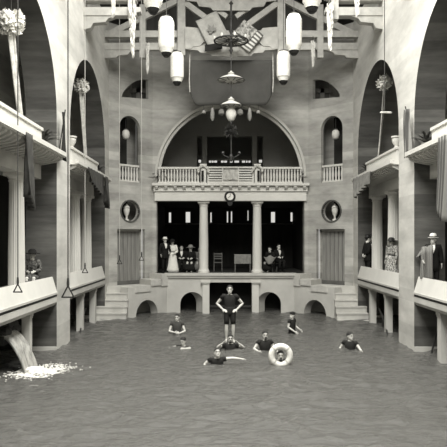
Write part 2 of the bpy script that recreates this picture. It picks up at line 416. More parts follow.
# ------------------------------------------------------------------ balconies, parapets, columns
for sg in (-1, 1):
    sd = SIDE[sg]
    for k, (u0, u1) in ((1, BAYS[1]), (2, BAYS[2])):
        nm = {1: 'near', 2: 'far'}[k]
        t = thing('upper_balcony', (sg * 5.6, (u0 + u1) / 2, 5.9), '%s upper balcony with slatted underside on the %s wall' % ({1: 'nearer', 2: 'farther'}[k], sd), 'balcony')
        b = MB(); b.box(sg * 5.24, sg * 6.5, u0 - .02, u1, 5.93, 6.05); b.box(sg * 5.21, sg * 5.3, u0 - .05, u1 + .02, 5.96, 6.09)
        b.build('slab', 'white', t)
        MB().box(sg * 5.98, sg * 6.4, u0, u1, 5.27, 5.80).build('entablature', 'cornice', t)
        MB().box(sg * 5.94, sg * 6.42, u0, u1, 5.80, 5.93).build('cornice', 'cornice', t)
        n = 19; p0 = None
        for i in range(n):
            y = u0 + .15 + i * (u1 - u0 - .3) / (n - 1)
            if p0 is None:
                y0 = y; p0 = MB().prism([(5.3, 5.93), (5.3, 5.86), (5.5, 5.76), (5.98, 5.68), (5.98, 5.93)], lambda a, z, tt: (sg * a, y0 + tt, z), -.07, .07).build('bracket', 'cornice', t)
            else: again(p0, t, (0, y - y0, 0))
        b = MB(); pa, pb = u0 + .25, u1 - 1.6
        b.box(sg * 5.5, sg * 5.66, pa, pb, 6.05, 6.48); b.box(sg * 5.46, sg * 5.7, pa - .03, pb + .03, 6.48, 6.56)
        b.build('parapet', 'white', t)
        # lower box front
        t = thing('pool_side_parapet', (sg * 5.7, (u0 + u1) / 2, 1.8), '%s sloping white parapet of the %s pool gallery' % ({1: 'nearer', 2: 'farther'}[k], sd), 'parapet')
        fn = lambda a, z, tt: (sg * a, tt, z)
        MB().prism([(5.49, 1.80), (5.63, 2.27), (5.66, 2.27), (5.66, 1.80)], fn, u0, u1).build('sloping_front', 'white', t)
        MB().prism([(5.46, 1.74), (5.46, 1.80), (5.8, 1.80), (5.8, 1.74)], fn, u0 - .02, u1 + .02).build('ledge', 'cornice', t)
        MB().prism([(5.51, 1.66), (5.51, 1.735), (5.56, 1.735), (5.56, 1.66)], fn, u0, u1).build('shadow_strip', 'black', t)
        MB().prism([(5.55, 1.40), (5.49, 1.50), (5.49, 1.66), (5.95, 1.66), (5.95, 1.40)], fn, u0, u1).build('fascia', 'base', t)
    # columns of the galleries
def column(x, y, r, z0, z1, label, flute=.07, group=None, ring=False):
    t = thing('column', (x, y, z0), label, 'column', group)
    MB().lathe([(r * 1.25, 0), (r * 1.25, .08), (r * 1.1, .12), (r * 1.05, .18)], (x, y, z0), 32).build('base', 'column', t, smooth=40)
    MB().lathe([(r, .18), (r * .99, 1.2), (r * .86, z1 - z0 - .26)], (x, y, z0), 40, flute).build('shaft', 'column', t)
    b = MB().lathe([(r * .9, z1 - z0 - .26), (r * .98, z1 - z0 - .22), (r * .9, z1 - z0 - .19), (r * 1.15, z1 - z0 - .1)], (x, y, z0), 32)
    b.box(x - r * 1.25, x + r * 1.25, y - r * 1.25, y + r * 1.25, z1 - .1, z1)
    b.build('capital', 'column', t)
for sg in (-1, 1):
    sd = SIDE[sg]
    for y, w in ((17.3, 'nearest fluted column of the %s gallery, just before the dark opening'), (24.15, 'fluted white column beside the pier in the far %s gallery'), (26.2, 'fluted white column farthest along the %s gallery')):
        if sg == 1 and y < 20: continue
        column(sg * 6.15, y if sg < 0 or y > 25 else 23.7, .23, 1.8, 5.27, w % sd)
column(-1.29, 29.95, .225, 1.83, 5.27, 'smooth white column left of the centre in the hall opening', 0)
column(1.29, 29.95, .225, 1.83, 5.27, 'smooth white column right of the centre in the hall opening', 0)
# square posts under the side galleries
def post(x, y, w, label):
    t = thing('square_post', (x, y, -1.5), label, 'post')
    MB().box(x - w, x + w, y - w, y + w, -1.5, 1.28).build('shaft', 'base', t)
    b = MB().box(x - w * 1.25, x + w * 1.25, y - w * 1.25, y + w * 1.25, 1.30, 1.40); b.box(x - w * 1.12, x + w * 1.12, y - w * 1.12, y + w * 1.12, 1.24, 1.30)
    b.build('capital', 'base', t)
post(-5.78, 17.05, .11, 'square post in the water behind the waterfall on the left')
post(-5.74, 23.3, .12, 'square post under the far left gallery, nearer the big pier')
post(-5.74, 25.6, .12, 'square post under the far left gallery, nearer the steps')
post(5.74, 25.3, .12, 'square post under the far right gallery, nearer the steps')
post(5.74, 22.9, .12, 'square post under the far right gallery, nearer the big pier')
post(5.78, 17.3, .14, 'square post standing at the right edge under the near gallery')
# pilasters on the base wall
for sg in (-1, 1):
    t = thing('pilaster', (sg * 1.17, 29.2, -1.5), 'short white pilaster on the %s side of the central dark passage' % SIDE[sg], 'pilaster')
    MB().box(sg * 1.0, sg * 1.32, 29.06, 29.25, -1.5, 1.34).build('shaft', 'white', t)
    b = MB().box(sg * .98, sg * 1.36, 29.02, 29.25, 1.34, 1.40); b.box(sg * .95, sg * 1.40, 28.98, 29.25, 1.40, 1.48); b.build('capital', 'white', t)

# centre balcony
t = thing('centre_balcony', (0, 29.5, 5.9), 'long balcony on brackets across the back wall above the clock', 'balcony')
MB().box(-3.72, 3.72, 29.30, 30.0, 5.98, 6.1).build('slab', 'white', t)
b = MB(); b.box(-3.62, 3.62, 29.55, 29.75, 5.27, 5.72); b.build('entablature', 'white', t)
MB().box(-3.66, 3.66, 29.47, 29.68, 5.72, 5.98).build('cornice', 'white', t)
p0 = None
for i in range(17):
    x = -3.5 + i * 7.0 / 16
    if p0 is None: x0 = x; p0 = MB().prism([(29.33, 5.98), (29.33, 5.9), (29.4, 5.82), (29.47, 5.76), (29.47, 5.98)], lambda a, z, tt: (x0 + tt, a, z), -.07, .07).build('bracket', 'cornice', t)
    else: again(p0, t, (x - x0, 0, 0))
BAL = [(.05, 0), (.05, .05), (.03, .08), (.055, .22), (.05, .34), (.028, .5), (.045, .58), (.045, .62)]
def balustrade(fn, u0, u1, z, n, label, cat='railing', h=.76):
    c = fn((u0 + u1) / 2, z, 0)
    t = thing('balustrade', c, label, cat)
    MB().prism([(u0, z), (u1, z), (u1, z + .06), (u0, z + .06)], fn, -.07, .07).build('bottom_rail', 'white', t)
    MB().prism([(u0, z + h - .09), (u1, z + h - .09), (u1, z + h), (u0, z + h)], fn, -.08, .08).build('handrail', 'white', t)
    p0 = None
    for i in range(n):
        u = u0 + (u1 - u0) * (i + .5) / n; p = V(fn(u, z + .06, 0))
        if p0 is None: q0 = p; p0 = MB().lathe([(r, zz * (h - .15) / .62) for r, zz in BAL], p, 8).build('baluster', 'white', t, smooth=60)
        else: again(p0, t, p - q0)
    return t
railfn = lambda u, z, tt: (u, 29.42 + tt, z)
balustrade(railfn, -3.44, -1.47, 6.1, 14, 'white baluster railing on the left part of the centre balcony')
balustrade(railfn, 1.43, 3.4, 6.1, 14, 'white baluster railing on the right part of the centre balcony')
t = thing('lattice_panel', (0, 29.42, 6.1), 'white slatted panel in the middle of the centre balcony railing', 'railing')
b = MB(); 
for z in (6.1, 6.80): b.box(-1.1, 1.1, 29.37, 29.47, z, z + .08)
for x in (-1.1, -.4, .34, 1.04): b.box(x, x + .06, 29.38, 29.46, 6.1, 6.86)
b.build('frame', 'white', t)
for i in range(5):
    MB().box(-1.06, 1.06, 29.40, 29.44, 6.22 + i * .115, 6.285 + i * .115).build('slat', 'white', t)
MB().grid(lambda u, v: (-.36 + .70 * u, 29.36 + .01 * math.sin(9 * u), 6.26 + .46 * v), 8, 4).build('cloth_panel', 'cwhite', t, thick=.01)
for sg, px in ((-1, -1.29), (1, 1.27)):
    t = thing('railing_post', (px, 29.42, 6.1), 'white railing post with a pale wreath, %s of the slatted panel' % SIDE[sg], 'post')
    b = MB().box(px - .13, px + .13, 29.33, 29.51, 6.1, 6.92); b.box(px - .16, px + .16, 29.30, 29.54, 6.92, 7.0); b.build('shaft', 'white', t)
    b = MB()
    for i in range(26):
        a = PI * (i / 25) ; r = .24 + random.uniform(-.02, .02)
        b.ball((px + r * math.cos(a), 29.26 + random.uniform(-.02, .02), 6.62 + (r * math.sin(a) * 1.15)), random.uniform(.045, .075), 6, 5)
    b.build('wreath', 'cwhite', t)
    MB().grid(lambda u, v: (px + sg * .04 - .05 + .11 * u, 29.27 + .015 * math.sin(10 * u), 6.68 - .5 * v), 4, 6).build('dark_ribbon', 'cblack', t, thick=.01)
for sg in (-1, 1):
    fn0 = cantfn(sg)
    balustrade(lambda u, z, tt: fn0(u, z, tt + .12), .6, 1.75, 6.1, 7, 'small baluster railing in the arched niche of the %s corner' % SIDE[sg], h=.8)

# corner bays: doors, porthole urns, niche lanterns
for sg in (-1, 1):
    fn = cantfn(sg); sd = SIDE[sg]
    d = struct(MB().prism([(.46, 1.5), (2.04, 1.5), (2.04, 3.91), (.46, 3.91)], fn, .34, .42).build('door_%d' % (1 if sg < 0 else 2), 'door'))
    b = MB()
    for u0, u1, z0, z1 in ((.46, .56, 1.31, 3.91), (1.94, 2.04, 1.31, 3.91), (.46, 2.04, 3.80, 3.91)): b.prism([(u0, z0), (u1, z0), (u1, z1), (u0, z1)], fn, .24, .36)
    b.build('door_frame', 'wallb', d)
    b = MB().prism([(.5, 1.31), (2.0, 1.31), (2.0, 1.5), (.5, 1.5)], fn, .3, .4); b.build('sill', 'trussd', d)
    for i in range(1, 6):
        MB().prism([(.56 + i * .23, 1.5), (.575 + i * .23, 1.5), (.575 + i * .23, 3.8), (.56 + i * .23, 3.8)], fn, .32, .345).build('batten', 'trussd', d)
    # porthole: rim and urn
    n = 32; b = MB()
    for r0, r1, t0, t1 in ((.5, .56, -.04, .06),):
        for i in range(n):
            a0, a1 = 2 * PI * i / n, 2 * PI * (i + 1) / n
            q = [(1.173 + r * math.cos(a), 4.74 + r * .94 * math.sin(a)) for r, a in ((r0, a0), (r1, a0), (r1, a1), (r0, a1))]
            b.prism(q, fn, t0, t1)
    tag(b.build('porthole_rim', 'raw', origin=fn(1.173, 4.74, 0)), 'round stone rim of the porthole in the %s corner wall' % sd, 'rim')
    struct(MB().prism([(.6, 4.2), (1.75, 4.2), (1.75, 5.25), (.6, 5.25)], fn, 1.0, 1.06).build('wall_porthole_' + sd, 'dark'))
    p = V(fn(1.173, 4.3, .26))
    t = thing('urn', p, 'pale stone urn standing in the %s porthole' % sd, 'urn')
    MB().lathe([(.12, 0), (.12, .05), (.05, .09), (.05, .2), (.11, .32), (.15, .5), (.13, .58)], p, 18).build('body', 'marble', t, smooth=50)
    MB().lathe([(.13, .58), (.16, .61), (.12, .66), (.05, .74), (.02, .8)], p, 18).build('lid', 'marble', t, smooth=50)
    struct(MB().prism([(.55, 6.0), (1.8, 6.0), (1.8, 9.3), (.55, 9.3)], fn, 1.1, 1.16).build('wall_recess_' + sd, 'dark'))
    p = V(fn(1.12, 8.55, .25))
    t = thing('niche_lantern', p, 'round white lantern hanging in the arched niche of the %s corner' % sd, 'lantern')
    MB().lathe([(.06, -.46), (.14, -.42), (.18, -.26), (.165, -.1), (.08, -.02)], p, 18).build('globe', 'shade', t, smooth=50)
    MB().lathe([(.1, -.02), (.1, .03)], p, 14).build('cap', 'iron', t)
    q = V(fn(1.12, 9.12, .25)); MB().tube([p + V((0, 0, .03)), q], .012, 6).build('cord', 'iron', t)
    # plain alcove bottom rail in dark
# clock
t = thing('clock', P(230, 196.5, 29.5), 'round black-rimmed clock hanging under the centre balcony', 'clock')
c = V(WL[t.name])
MB().torus(c, .22, .05, 'y').build('rim', 'black', t, smooth=60)
MB().prism([(.21 * math.cos(2 * PI * i / 28), .21 * math.sin(2 * PI * i / 28)) for i in range(28)], lambda a, z, tt: c + V((a, tt, z)), -.01, .04).build('face', 'enamel', t)
b = MB().beam(c + V((0, -.02, -.02)), c + V((.02, -.02, .15)), .016, .02, (0, 1, 0)); b.beam(c + V((-.02, -.02, 0)), c + V((-.09, -.02, -.07)), .02, .02, (0, 1, 0)); b.build('hands', 'black', t)
b = MB().prism([(-.13, -.24), (.13, -.24), (.1, -.4), (0, -.46), (-.1, -.4)], lambda a, z, tt: c + V((a, tt, z)), -.02, .05); b.build('bracket', 'black', t)
b = MB()
for i in range(12):
    a = 2 * PI * i / 12; b.beam(c + V((.155 * math.cos(a), -.016, .155 * math.sin(a))), c + V((.19 * math.cos(a), -.016, .19 * math.sin(a))), .012, .012, (0, 1, 0))
b.build('hour_marks', 'black', t)

# ------------------------------------------------------------------ stairs in the corners
for sg in (-1, 1):
    sd = SIDE[sg]
    f0 = lambda u, z, t: (sg * (4.53 - u * .610 + t * .792), 27.2 + u * .7925 + t * .61, z)
    t = thing('corner_steps', (sg * 4.8, 27.6, -1.5), 'pale stone steps rising from the water in the %s corner' % sd, 'steps')
    pierced(f0, 0, 2.52, -1.5, 1.31, [arch(1.19, .70, -.02, -1.5)], 0, .45).build('arched_side', 'base', t)
    W = lambda q: (sg * (5.5 - 1.77 * q), 27.9 + 1.77 * q); Fq = lambda q, e=0: (sg * (4.53 - 1.54 * q - e * .79), 27.2 + 2.0 * q - e * .61)
    up = lambda a, y, z: (a, y, z)
    def slab(pts, z0, z1): MB().prism(pts, lambda a, y, z: (a, y, z), z0, z1).build('tread', 'step', t)
    slab([(sg * 5.5, 27.55), (sg * 4.6, 27.55), Fq(.17, .05), Fq(.56, .05), W(.72), W(0)], 1.06, 1.34)
    slab([Fq(.54, .06), Fq(.84, .06), W(.95), W(.70)], 1.30, 1.58)
    slab([Fq(.82, .06), Fq(1.0, .06), W(1.02), W(.93)], 1.25, 1.82)
    for k in range(5):
        z = 1.06 - k * .265; fr = 27.25 - k * .25; xo = 5.50 if fr > 26.9 else 5.80 + .02 * k
        MB().box(sg * xo, sg * (4.52 - .004 * k), fr, fr + .6 + (k * .1 if xo < 5.6 else -.2), -1.5 if k == 4 else z - .27, z).build('tread', 'step', t)
        MB().box(sg * xo, sg * (4.50 - .004 * k), fr - .03, fr + .2, z - .05, z + .004).build('nosing', 'step', t)

# ------------------------------------------------------------------ roof trusses
def truss(d, full, label):
    t = thing('roof_truss', (0, d, 11.6), label, 'roof truss')
    y0, y1 = d - .13, d + .13
    for z0, z1 in ((11.65, 11.95), (12.2, 12.48)):
        if full: MB().box(-5.5, 5.5, y0, y1, z0, z1).build('tie_beam', 'truss', t)
        else:
            for sg in (-1, 1): MB().prism([(5.5, z0), (3.55, z0), (3.55, z0 + .1), (3.4, z0 + .14), (3.4, z1), (5.5, z1)], lambda a, z, tt: (sg * a, d + tt, z), -.2, .2).build('hammer_beam', 'truss', t)
    if full:
        MB().prism([(-1.9, 11.8), (-1.9, 11.62), (-1.45, 11.6), (-1.35, 11.5), (-.95, 11.47), (-.85, 11.36), (-.3, 11.34), (0, 11.28), (.3, 11.34), (.85, 11.36), (.95, 11.47), (1.35, 11.5), (1.45, 11.6), (1.9, 11.62), (1.9, 11.8)], lambda a, z, tt: (a, d - .18 + tt, z), -.03, .03).build('valance_board', 'truss', t)
        MB().prism([(-1.95, 14.1), (-1.95, 13.75), (-1.5, 13.7), (-1.4, 13.5), (-.9, 13.45), (-.8, 13.32), (.8, 13.32), (.9, 13.45), (1.4, 13.5), (1.5, 13.7), (1.95, 13.75), (1.95, 14.1)], lambda a, z, tt: (a, d - .18 + tt, z), -.03, .03).build('collar_board', 'truss', t)
    for sg in (-1, 1):
        if full:
            MB().box(sg * 2.0, sg * 2.33, y0 - .03, y1 + .03, 11.4, 14.6).build('queen_post', 'truss', t)
            MB().box(sg * 3.72, sg * 3.98, y0 - .04, y1 + .04, 11.3, 13.6).build('strut_post', 'truss', t)
            MB().beam((sg * 2.2, d, 13.9), (sg * 5.3, d, 12.35), .2, .26).build('rafter', 'truss', t)
            MB().beam((sg * 2.0, d, 13.7), (sg * .35, d, 12.5), .2, .24).build('brace', 'truss', t)
            MB().beam((sg * 1.9, d, 14.35), (sg * .2, d, 13.1), .2, .2).build('brace', 'truss', t)
            MB().prism([(5.5, 11.65), (5.5, 11.3), (5.0, 11.32), (4.9, 11.42), (4.5, 11.45), (4.4, 11.56), (4.1, 11.65)], lambda a, z, tt: (sg * a, d + tt, z), -.1, .1).build('corbel', 'truss', t)
            # stepped cheek pieces towards the middle
            MB().prism([(2.0, 11.65), (1.75, 11.65), (1.65, 11.75), (1.35, 11.78), (1.2, 11.95), (.9, 12.0), (.75, 12.3), (1.2, 12.35), (1.35, 12.55), (2.0, 12.6)], lambda a, z, tt: (sg * a, d - .2 + tt, z), -.05, .05).build('cheek_board', 'truss', t)
        else:
            MB().box(sg * 3.6, sg * 3.86, y0 - .11, y1 + .11, 11.5, 14.2).build('hammer_post', 'truss', t)
            MB().prism([(5.5, 11.65), (5.5, 11.15), (5.25, 11.2), (5.15, 11.38), (4.7, 11.42), (4.6, 11.55), (4.3, 11.65)], lambda a, z, tt: (sg * a, d + tt, z), -.16, .16).build('corbel', 'truss', t)
            MB().beam((sg * 3.7, d, 13.9), (sg * 5.45, d, 12.7), .2, .26).build('rafter', 'truss', t)
    return t
truss(27.0, True, 'pale timber truss with crossed braces spanning the hall before the back wall')
truss(22.95, False, 'stub beams of the nearer roof truss on carved corbels')
truss(18.9, False, 'stub beams of the roof truss above the big piers')

# dark cloth hung under the truss
def clothz(u):
    e = abs(u - .5) * 2
    return 9.32 + (.55 * ((e - .82) / .18) ** 2 if e > .82 else 0)
b = MB().grid(lambda u, v: (-1.81 + 3.6 * u, 27.15 + .05 * math.sin(u * 14) * v + .12 * v * v, 11.27 + (clothz(u) - 11.27) * v), 40, 12)
o = b.build('hanging_cloth', 'cdark', origin=(0, 27.15, 11.6), smooth=180, thick=.02)
tag(o, 'large dark cloth hanging from the truss above the great arch', 'cloth')
for sg in (-1, 1):
    e = MB().tube([(sg * 1.81, 27.12, 11.7), (sg * 1.84, 27.16, 10.4), (sg * 1.82, 27.25, 9.9)], .025, 6).build('edge_cord', 'cwhite', o)

# flags crossed on the truss
def flag(name, c, ux, uy, w, h, m, label):
    c = V(c); ux, uy = V(ux).normalized(), V(uy).normalized()
    o = MB().grid(lambda u, v: c + ux * w * (u - .5) + uy * h * (v - .5) + V((0, -.05 * math.sin(7 * u + 3 * v), 0)), 14, 10).build('flag', m, origin=c, smooth=180, thick=.012)
    tag(o, label, 'flag'); return o, c, ux, uy
M['canton'] = mat('flag_pattern', .5, .9, .1, (9, 9, 9), 0, .1, v2=.1, detail=1)
cl = P(213, 30, 26.6)
o, c, ux, uy = flag('flag', cl, (.85, 0, .42), (-.42, 0, .85), 1.0, 1.35, 'flagpale', 'pale flag with a leaf emblem, tilted left of the hanging wheel')
b = MB()
for a, l in ((60, .3), (100, .38), (140, .3), (20, .22), (180, .22)):
    a = math.radians(a); p = c + V((0, -.09, -.08)); e = p + (ux * math.cos(a) + uy * math.sin(a)) * l; s = (ux * math.sin(a) - uy * math.cos(a)) * .06; m = (p + e) / 2
    b.add([p, m + s, e, m - s, p + V((0, .01, 0)), m + s + V((0, .01, 0)), e + V((0, .01, 0)), m - s + V((0, .01, 0))], [(0, 1, 2, 3), (7, 6, 5, 4)])
b.build('emblem', 'cmid', o)
MB().grid(lambda u, v: cl + V((-.35 + .75 * u, -.08, -.95 + .28 * v + .12 * u)), 6, 3).build('dark_lower_edge', 'cblack', o, thick=.01)
cr = P(247, 36, 26.6)
o, c, ux, uy = flag('flag', cr, (.75, 0, -.62), (.62, 0, .75), 1.05, .95, 'fstripe', 'striped flag with a patterned corner, tilted right of the hanging wheel')
MB().grid(lambda u, v: c + V((0, -.1, 0)) + ux * .72 * (u - .72) + uy * .62 * (v - .3), 6, 5).build('patterned_corner', 'canton', o, thick=.012)

# string of parasols on the centre line
CX, CD = -.03, 25.8
def PZ(py): return CAMZ + (240 - py) * CD / F
t = thing('hanging_wheel_light', (CX, CD, PZ(41)), 'spoked paper-lined wheel hanging before the crossed flags', 'chandelier')
z = PZ(41)
MB().torus((CX, CD, z), .70, .035, 'z', 40, 8).build('rim', 'iron', t, smooth=60)
MB().torus((CX, CD, z + .02), .2, .025, 'z', 24, 8).build('inner_ring', 'iron', t, smooth=60)
s0 = None
for i in range(16):
    a = 2 * PI * i / 16; dx = V((math.cos(a), math.sin(a), 0))
    MB().tube([V((CX, CD, z + .02)) + dx * .2, V((CX, CD, z)) + dx * .7], .016, 6).build('spoke', 'iron', t)
b = MB(); n = 48; 
for i in range(n):
    if i % 3 == 2: continue
    a0, a1 = 2 * PI * i / n, 2 * PI * (i + 1) / n
    b.add([(CX + r * math.cos(a), CD + r * math.sin(a), z + .045 - .02 * r) for r, a in ((.22, a0), (.67, a0), (.67, a1), (.22, a1))], [(0, 1, 2, 3)])
b.build('paper_lining', 'paper', t)
for i in range(8):
    a = 2 * PI * i / 8 + .2; p = V((CX + .7 * math.cos(a), CD + .7 * math.sin(a), z))
    MB().lathe([(.03, .0), (.06, .05), (.05, .13), (.02, .16)], p, 10).build('lamp_cup', 'shade', t, smooth=50)
MB().lathe([(.03, -.55), (.08, -.4), (.05, -.3), (.12, -.15), (.06, 0), (.05, .3), (.1, .42), (.05, .5), (.04, .9), (.1, 1.0), (.05, 1.1), (.04, 1.5), (.09, 1.56), (.03, 1.65)], (CX, CD, z), 14).build('stem', 'iron', t, smooth=50)
MB().tube([(CX, CD, z + 1.6), (CX, CD, 15.5)], .02, 6).build('cord', 'iron', t)
def parasol(py, r, label, top):
    z = PZ(py); t = thing('paper_parasol', (CX, CD, z), label, 'parasol')
    MB().lathe([(r, -.06), (r * 1.0, -.03), (r * .75, .06), (r * .4, .14), (.05, .22)], (CX, CD, z), 28).build('shade', 'shade', t, smooth=50)
    MB().torus((CX, CD, z - .05), r, .02, 'z', 32, 6).build('rim', 'iron', t)
    for i in range(10):
        a = 2 * PI * i / 10; dx = V((math.cos(a), math.sin(a), 0))
        MB().tube([V((CX, CD, z - .1)) + dx * r * .45, V((CX, CD, z - .075)) + dx * r * .96], .014, 5).build('rib', 'iron', t)
    MB().lathe([(.12, .2), (.14, .24), (.05, .3), (.03, .34)], (CX, CD, z), 14).build('crown', 'shade', t)
    MB().tube([(CX, CD, z + .3), (CX, CD, top)], .02, 6).build('cord', 'iron', t)
parasol(79, .55, 'upper white paper parasol on the central hanging string, before the dark cloth', PZ(41) - .5)
parasol(105, .47, 'lower white paper parasol on the central hanging string, above the bell lantern', PZ(79) - .1)
z = PZ(115)
t = thing('bell_lantern', (CX, CD, z), 'pale bell-shaped lantern under the lower paper parasol', 'lantern')
MB().lathe([(.06, -.27), (.14, -.2), (.22, -.02), (.22, .12), (.14, .26), (.06, .3)], (CX, CD, z), 20).build('globe', 'paper', t, smooth=50)
MB().lathe([(.03, -.4), (.06, -.33), (.06, -.26)], (CX, CD, z), 12).build('finial', 'iron', t)
MB().tube([(CX, CD, z + .3), (CX, CD, PZ(105) - .1)], .015, 6).build('cord', 'iron', t)
for dx, py, r, kind in ((-1.18, 112, .08, 'small pale ball lantern at the far left of the row below the dark cloth'), (-.80, 114, .09, 'slim white vase lantern left of the bell lantern'), (-.4, 112, .13, 'small white bowl lantern just left of the bell lantern'),
                    (.42, 112, .13, 'small white bowl lantern just right of the bell lantern'), (.84, 114, .09, 'slim white vase lantern right of the bell lantern'), (1.22, 112, .08, 'small pale ball lantern at the far right of the row below the dark cloth')):
    x = CX + dx; z = PZ(py); d = 27.3; z = CAMZ + (240 - py) * d / F
    t = thing('small_lantern', (x, d, z), kind, 'lantern', 'small lanterns below the dark cloth')
    h = .3 if r == .09 else r * 1.1
    MB().lathe([(r * .35, -h), (r, -h * .6), (r * 1.05, 0), (r * .8, h * .6), (r * .4, h * .9)], (x, d, z), 14).build('globe', 'smallpaper', t, smooth=50)
    MB().tube([(x, d, z + h * .9), (x, d, 9.36)], .01, 5).build('cord', 'iron', t)
# dark fern ball and hanging lamp below
z = PZ(131)
t = thing('hanging_fern', (CX, CD, z), 'dark fern ball hanging beneath the bell lantern', 'plant')
b = MB()
for i in range(230):
    a = random.uniform(0, 2 * PI); e = random.uniform(-.9, 1.2); r = .38 * random.uniform(.5, 1.05)
    dr = V((math.cos(a) * math.cos(e), math.sin(a) * math.cos(e), math.sin(e))); p = V((CX, CD, z)) + dr * .08; q = V((CX, CD, z)) + dr * r + V((0, 0, -.05))
    s = dr.cross(V((random.random(), random.random(), random.random()))).normalized() * .03; m = (p + q) / 2 + V((0, 0, .03))
    b.add([p, m + s, q, m - s], [(0, 1, 2, 3)])
b.build('fronds', 'leaf', t)
MB().lathe([(.05, -.14), (.14, -.06), (.16, .06)], (CX, CD, z), 14).build('basket', 'iron', t)
MB().tube([(CX, CD, z), (CX, CD, PZ(115) - .3)], .015, 6).build('cord', 'iron', t)
z = PZ(154)
t = thing('pendant_lamp', (CX, CD, z), 'thin dark two-armed pendant lamp below the fern ball', 'lamp')
MB().tube([(CX, CD, z), (CX, CD, PZ(131) - .1)], .02, 6).build('stem', 'iron', t)
MB().lathe([(.03, -.32), (.06, -.25), (.08, -.1), (.04, 0)], (CX, CD, z), 12).build('finial', 'iron', t)
for sg in (-1, 1):
    MB().tube([(CX, CD, z - .1), (CX + sg * .12, CD, z - .14), (CX + sg * .28, CD, z - .06), (CX + sg * .34, CD, z - .02)], .018, 6).build('arm', 'iron', t)
    MB().lathe([(.02, -.02), (.07, .03), (.05, .1)], (CX + sg * .34, CD, z), 10).build('lamp_cup', 'iron', t)

# big paper lanterns
def lantern(px, pyt, pyb, d, r, label):
    top = P(px, pyt, d); z1 = top.z; z0 = P(px, pyb, d).z; h = z1 - z0; x = top.x
    t = thing('paper_lantern', (x, d, z0), label, 'lantern', 'long white paper lanterns hung in pairs')
    prof = [(r * .62, 0.0)]; nr = 14
    for i in range(nr + 1):
        s = i / nr; e = min(1, .70 + 1.9 * min(s, 1 - s)) if min(s, 1 - s) < .16 else 1
        prof.append((r * e, h * s)); 
        if i < nr: prof.append((r * e * .965, h * (s + .5 / nr)))
    prof.append((r * .6, h))
    MB().lathe(prof, (x, d, z0), 28).build('paper_body', 'paper', t, smooth=60)
    MB().lathe([(r * .3, -.14), (r * .5, -.08), (r * .64, .0), (r * .64, .03)], (x, d, z0), 20).build('bottom_cap', 'black', t)
    MB().lathe([(r * .66, h - .02), (r * .62, h + .05)], (x, d, z0), 20).build('top_ring', 'black', t)
    MB().tube([(x, d, z0 + h + .04), (x, d, 15.42)], .012, 6).build('cord', 'roped', t)
lantern(166.3, 18, 53, 21, .275, 'tall white paper lantern, left one of the middle pair')
lantern(294, 15, 51, 21, .27, 'tall white paper lantern, right one of the middle pair')
lantern(177, 53, 82, 24.5, .275, 'tall white paper lantern, left one of the farther lower pair')
lantern(283.5, 52, 81, 24.5, .275, 'tall white paper lantern, right one of the farther lower pair')
lantern(153, -34, 9, 17, .27, 'white paper lantern cut off by the top edge, left')
lantern(312, -36, 8, 17, .27, 'white paper lantern cut off by the top edge, right')

# shell garlands on the hammer beams
def garland(px, y0, y1, d, r, label):
    a, c = P(px, y0, d), P(px, y1, d); t = thing('paper_tassel', a, label, 'garland', 'white paper tassels on the beam ends')
    b = MB(); n = int((a.z - c.z) / .045)
    for i in range(n):
        s = i / n; p = a.lerp(c, s); rr = r * .6 * (1 - .7 * s)
        for k in range(3):
            q = p + V((random.uniform(-rr, rr), random.uniform(-rr, rr), random.uniform(-.03, .03))); w = random.uniform(.018, .045)
            b.add([q + V((-w, 0, .05)), q + V((w * .7, .03, .10)), q + V((w, -.02, -.16)), q + V((-w * .5, .02, -.22))], [(0, 1, 2, 3)])
    b.build('paper_strips', 'cwhite', t)
    MB().tube([a + V((0, 0, .25)), c], .015, 5).build('cord', 'roped', t)
garland(132.5, 6, 53, 22.6, .2, 'long white paper tassel on the left stub beam')
garland(147.5, 45, 70, 26.6, .11, 'small white paper tassel under the left end of the far truss')
garland(330, 4, 46, 22.6, .2, 'long white paper tassel on the right stub beam')
garland(313, 42, 63, 26.6, .11, 'small white paper tassel under the right end of the far truss')
garland(113, -22, 13, 18.6, .16, 'white paper tassel at the top edge, left of the lanterns')
garland(357, -22, 11, 18.6, .16, 'white paper tassel at the top edge, right of the lanterns')

# bows and drapes in the arches
def drape(c, e, r, label):
    c, e = V(c), V(e); t = thing('white_drape', c, label, 'drape')
    b = MB()
    for i in range(700):
        p = V((random.gauss(0, .40), random.gauss(0, .48), random.gauss(0, .42)))
        if p.length > .9: continue
        p = c + p * r
        q = V((random.gauss(0, 1), random.gauss(0, 1), random.gauss(0, 1))).normalized(); q2 = q.orthogonal().normalized(); w = random.uniform(.10, .24) * r; w2 = w * random.uniform(.5, 1)
        b.add([p - q * w, p + q2 * w2, p + q * w, p - q2 * w2 + V((0, 0, -.02))], [(0, 1, 2, 3)])
    b.build('bow', 'linen', t)
    def fn(u, v):
        w = .28 * (1 - .35 * v); p = c.lerp(e, v ** 1.25); p.z = c.z + (e.z - c.z) * v
        return p + V(((u - .5) * w * .5 + .03 * math.sin(u * 18), (u - .5) * w + .03 * math.sin(u * 14 + v * 3), 0))
    MB().grid(fn, 14, 18).build('hanging_strip', 'cwhite', t, smooth=180, thick=.01)
    MB().tube([c, c + V((0, 0, 1.5))], .015, 5).build('cord', 'roped', t)
drape((-6.03, 16.5, 9.2), (-6.05, 17.4, 6.6), .42, 'white bow and drape hanging in the near left arch')
drape((-6.03, 24.8, 9.55), (-6.05, 25.7, 6.55), .36, 'white bow and drape hanging in the far left arch')
drape((6.03, 24.6, 9.65), (6.05, 25.7, 6.55), .36, 'white bow and drape hanging in the far right arch')

def topz(x): return 15.4 if abs(x) < 2.9 else 12.9 + (6.6 - abs(x)) / 3.7 * 2.5
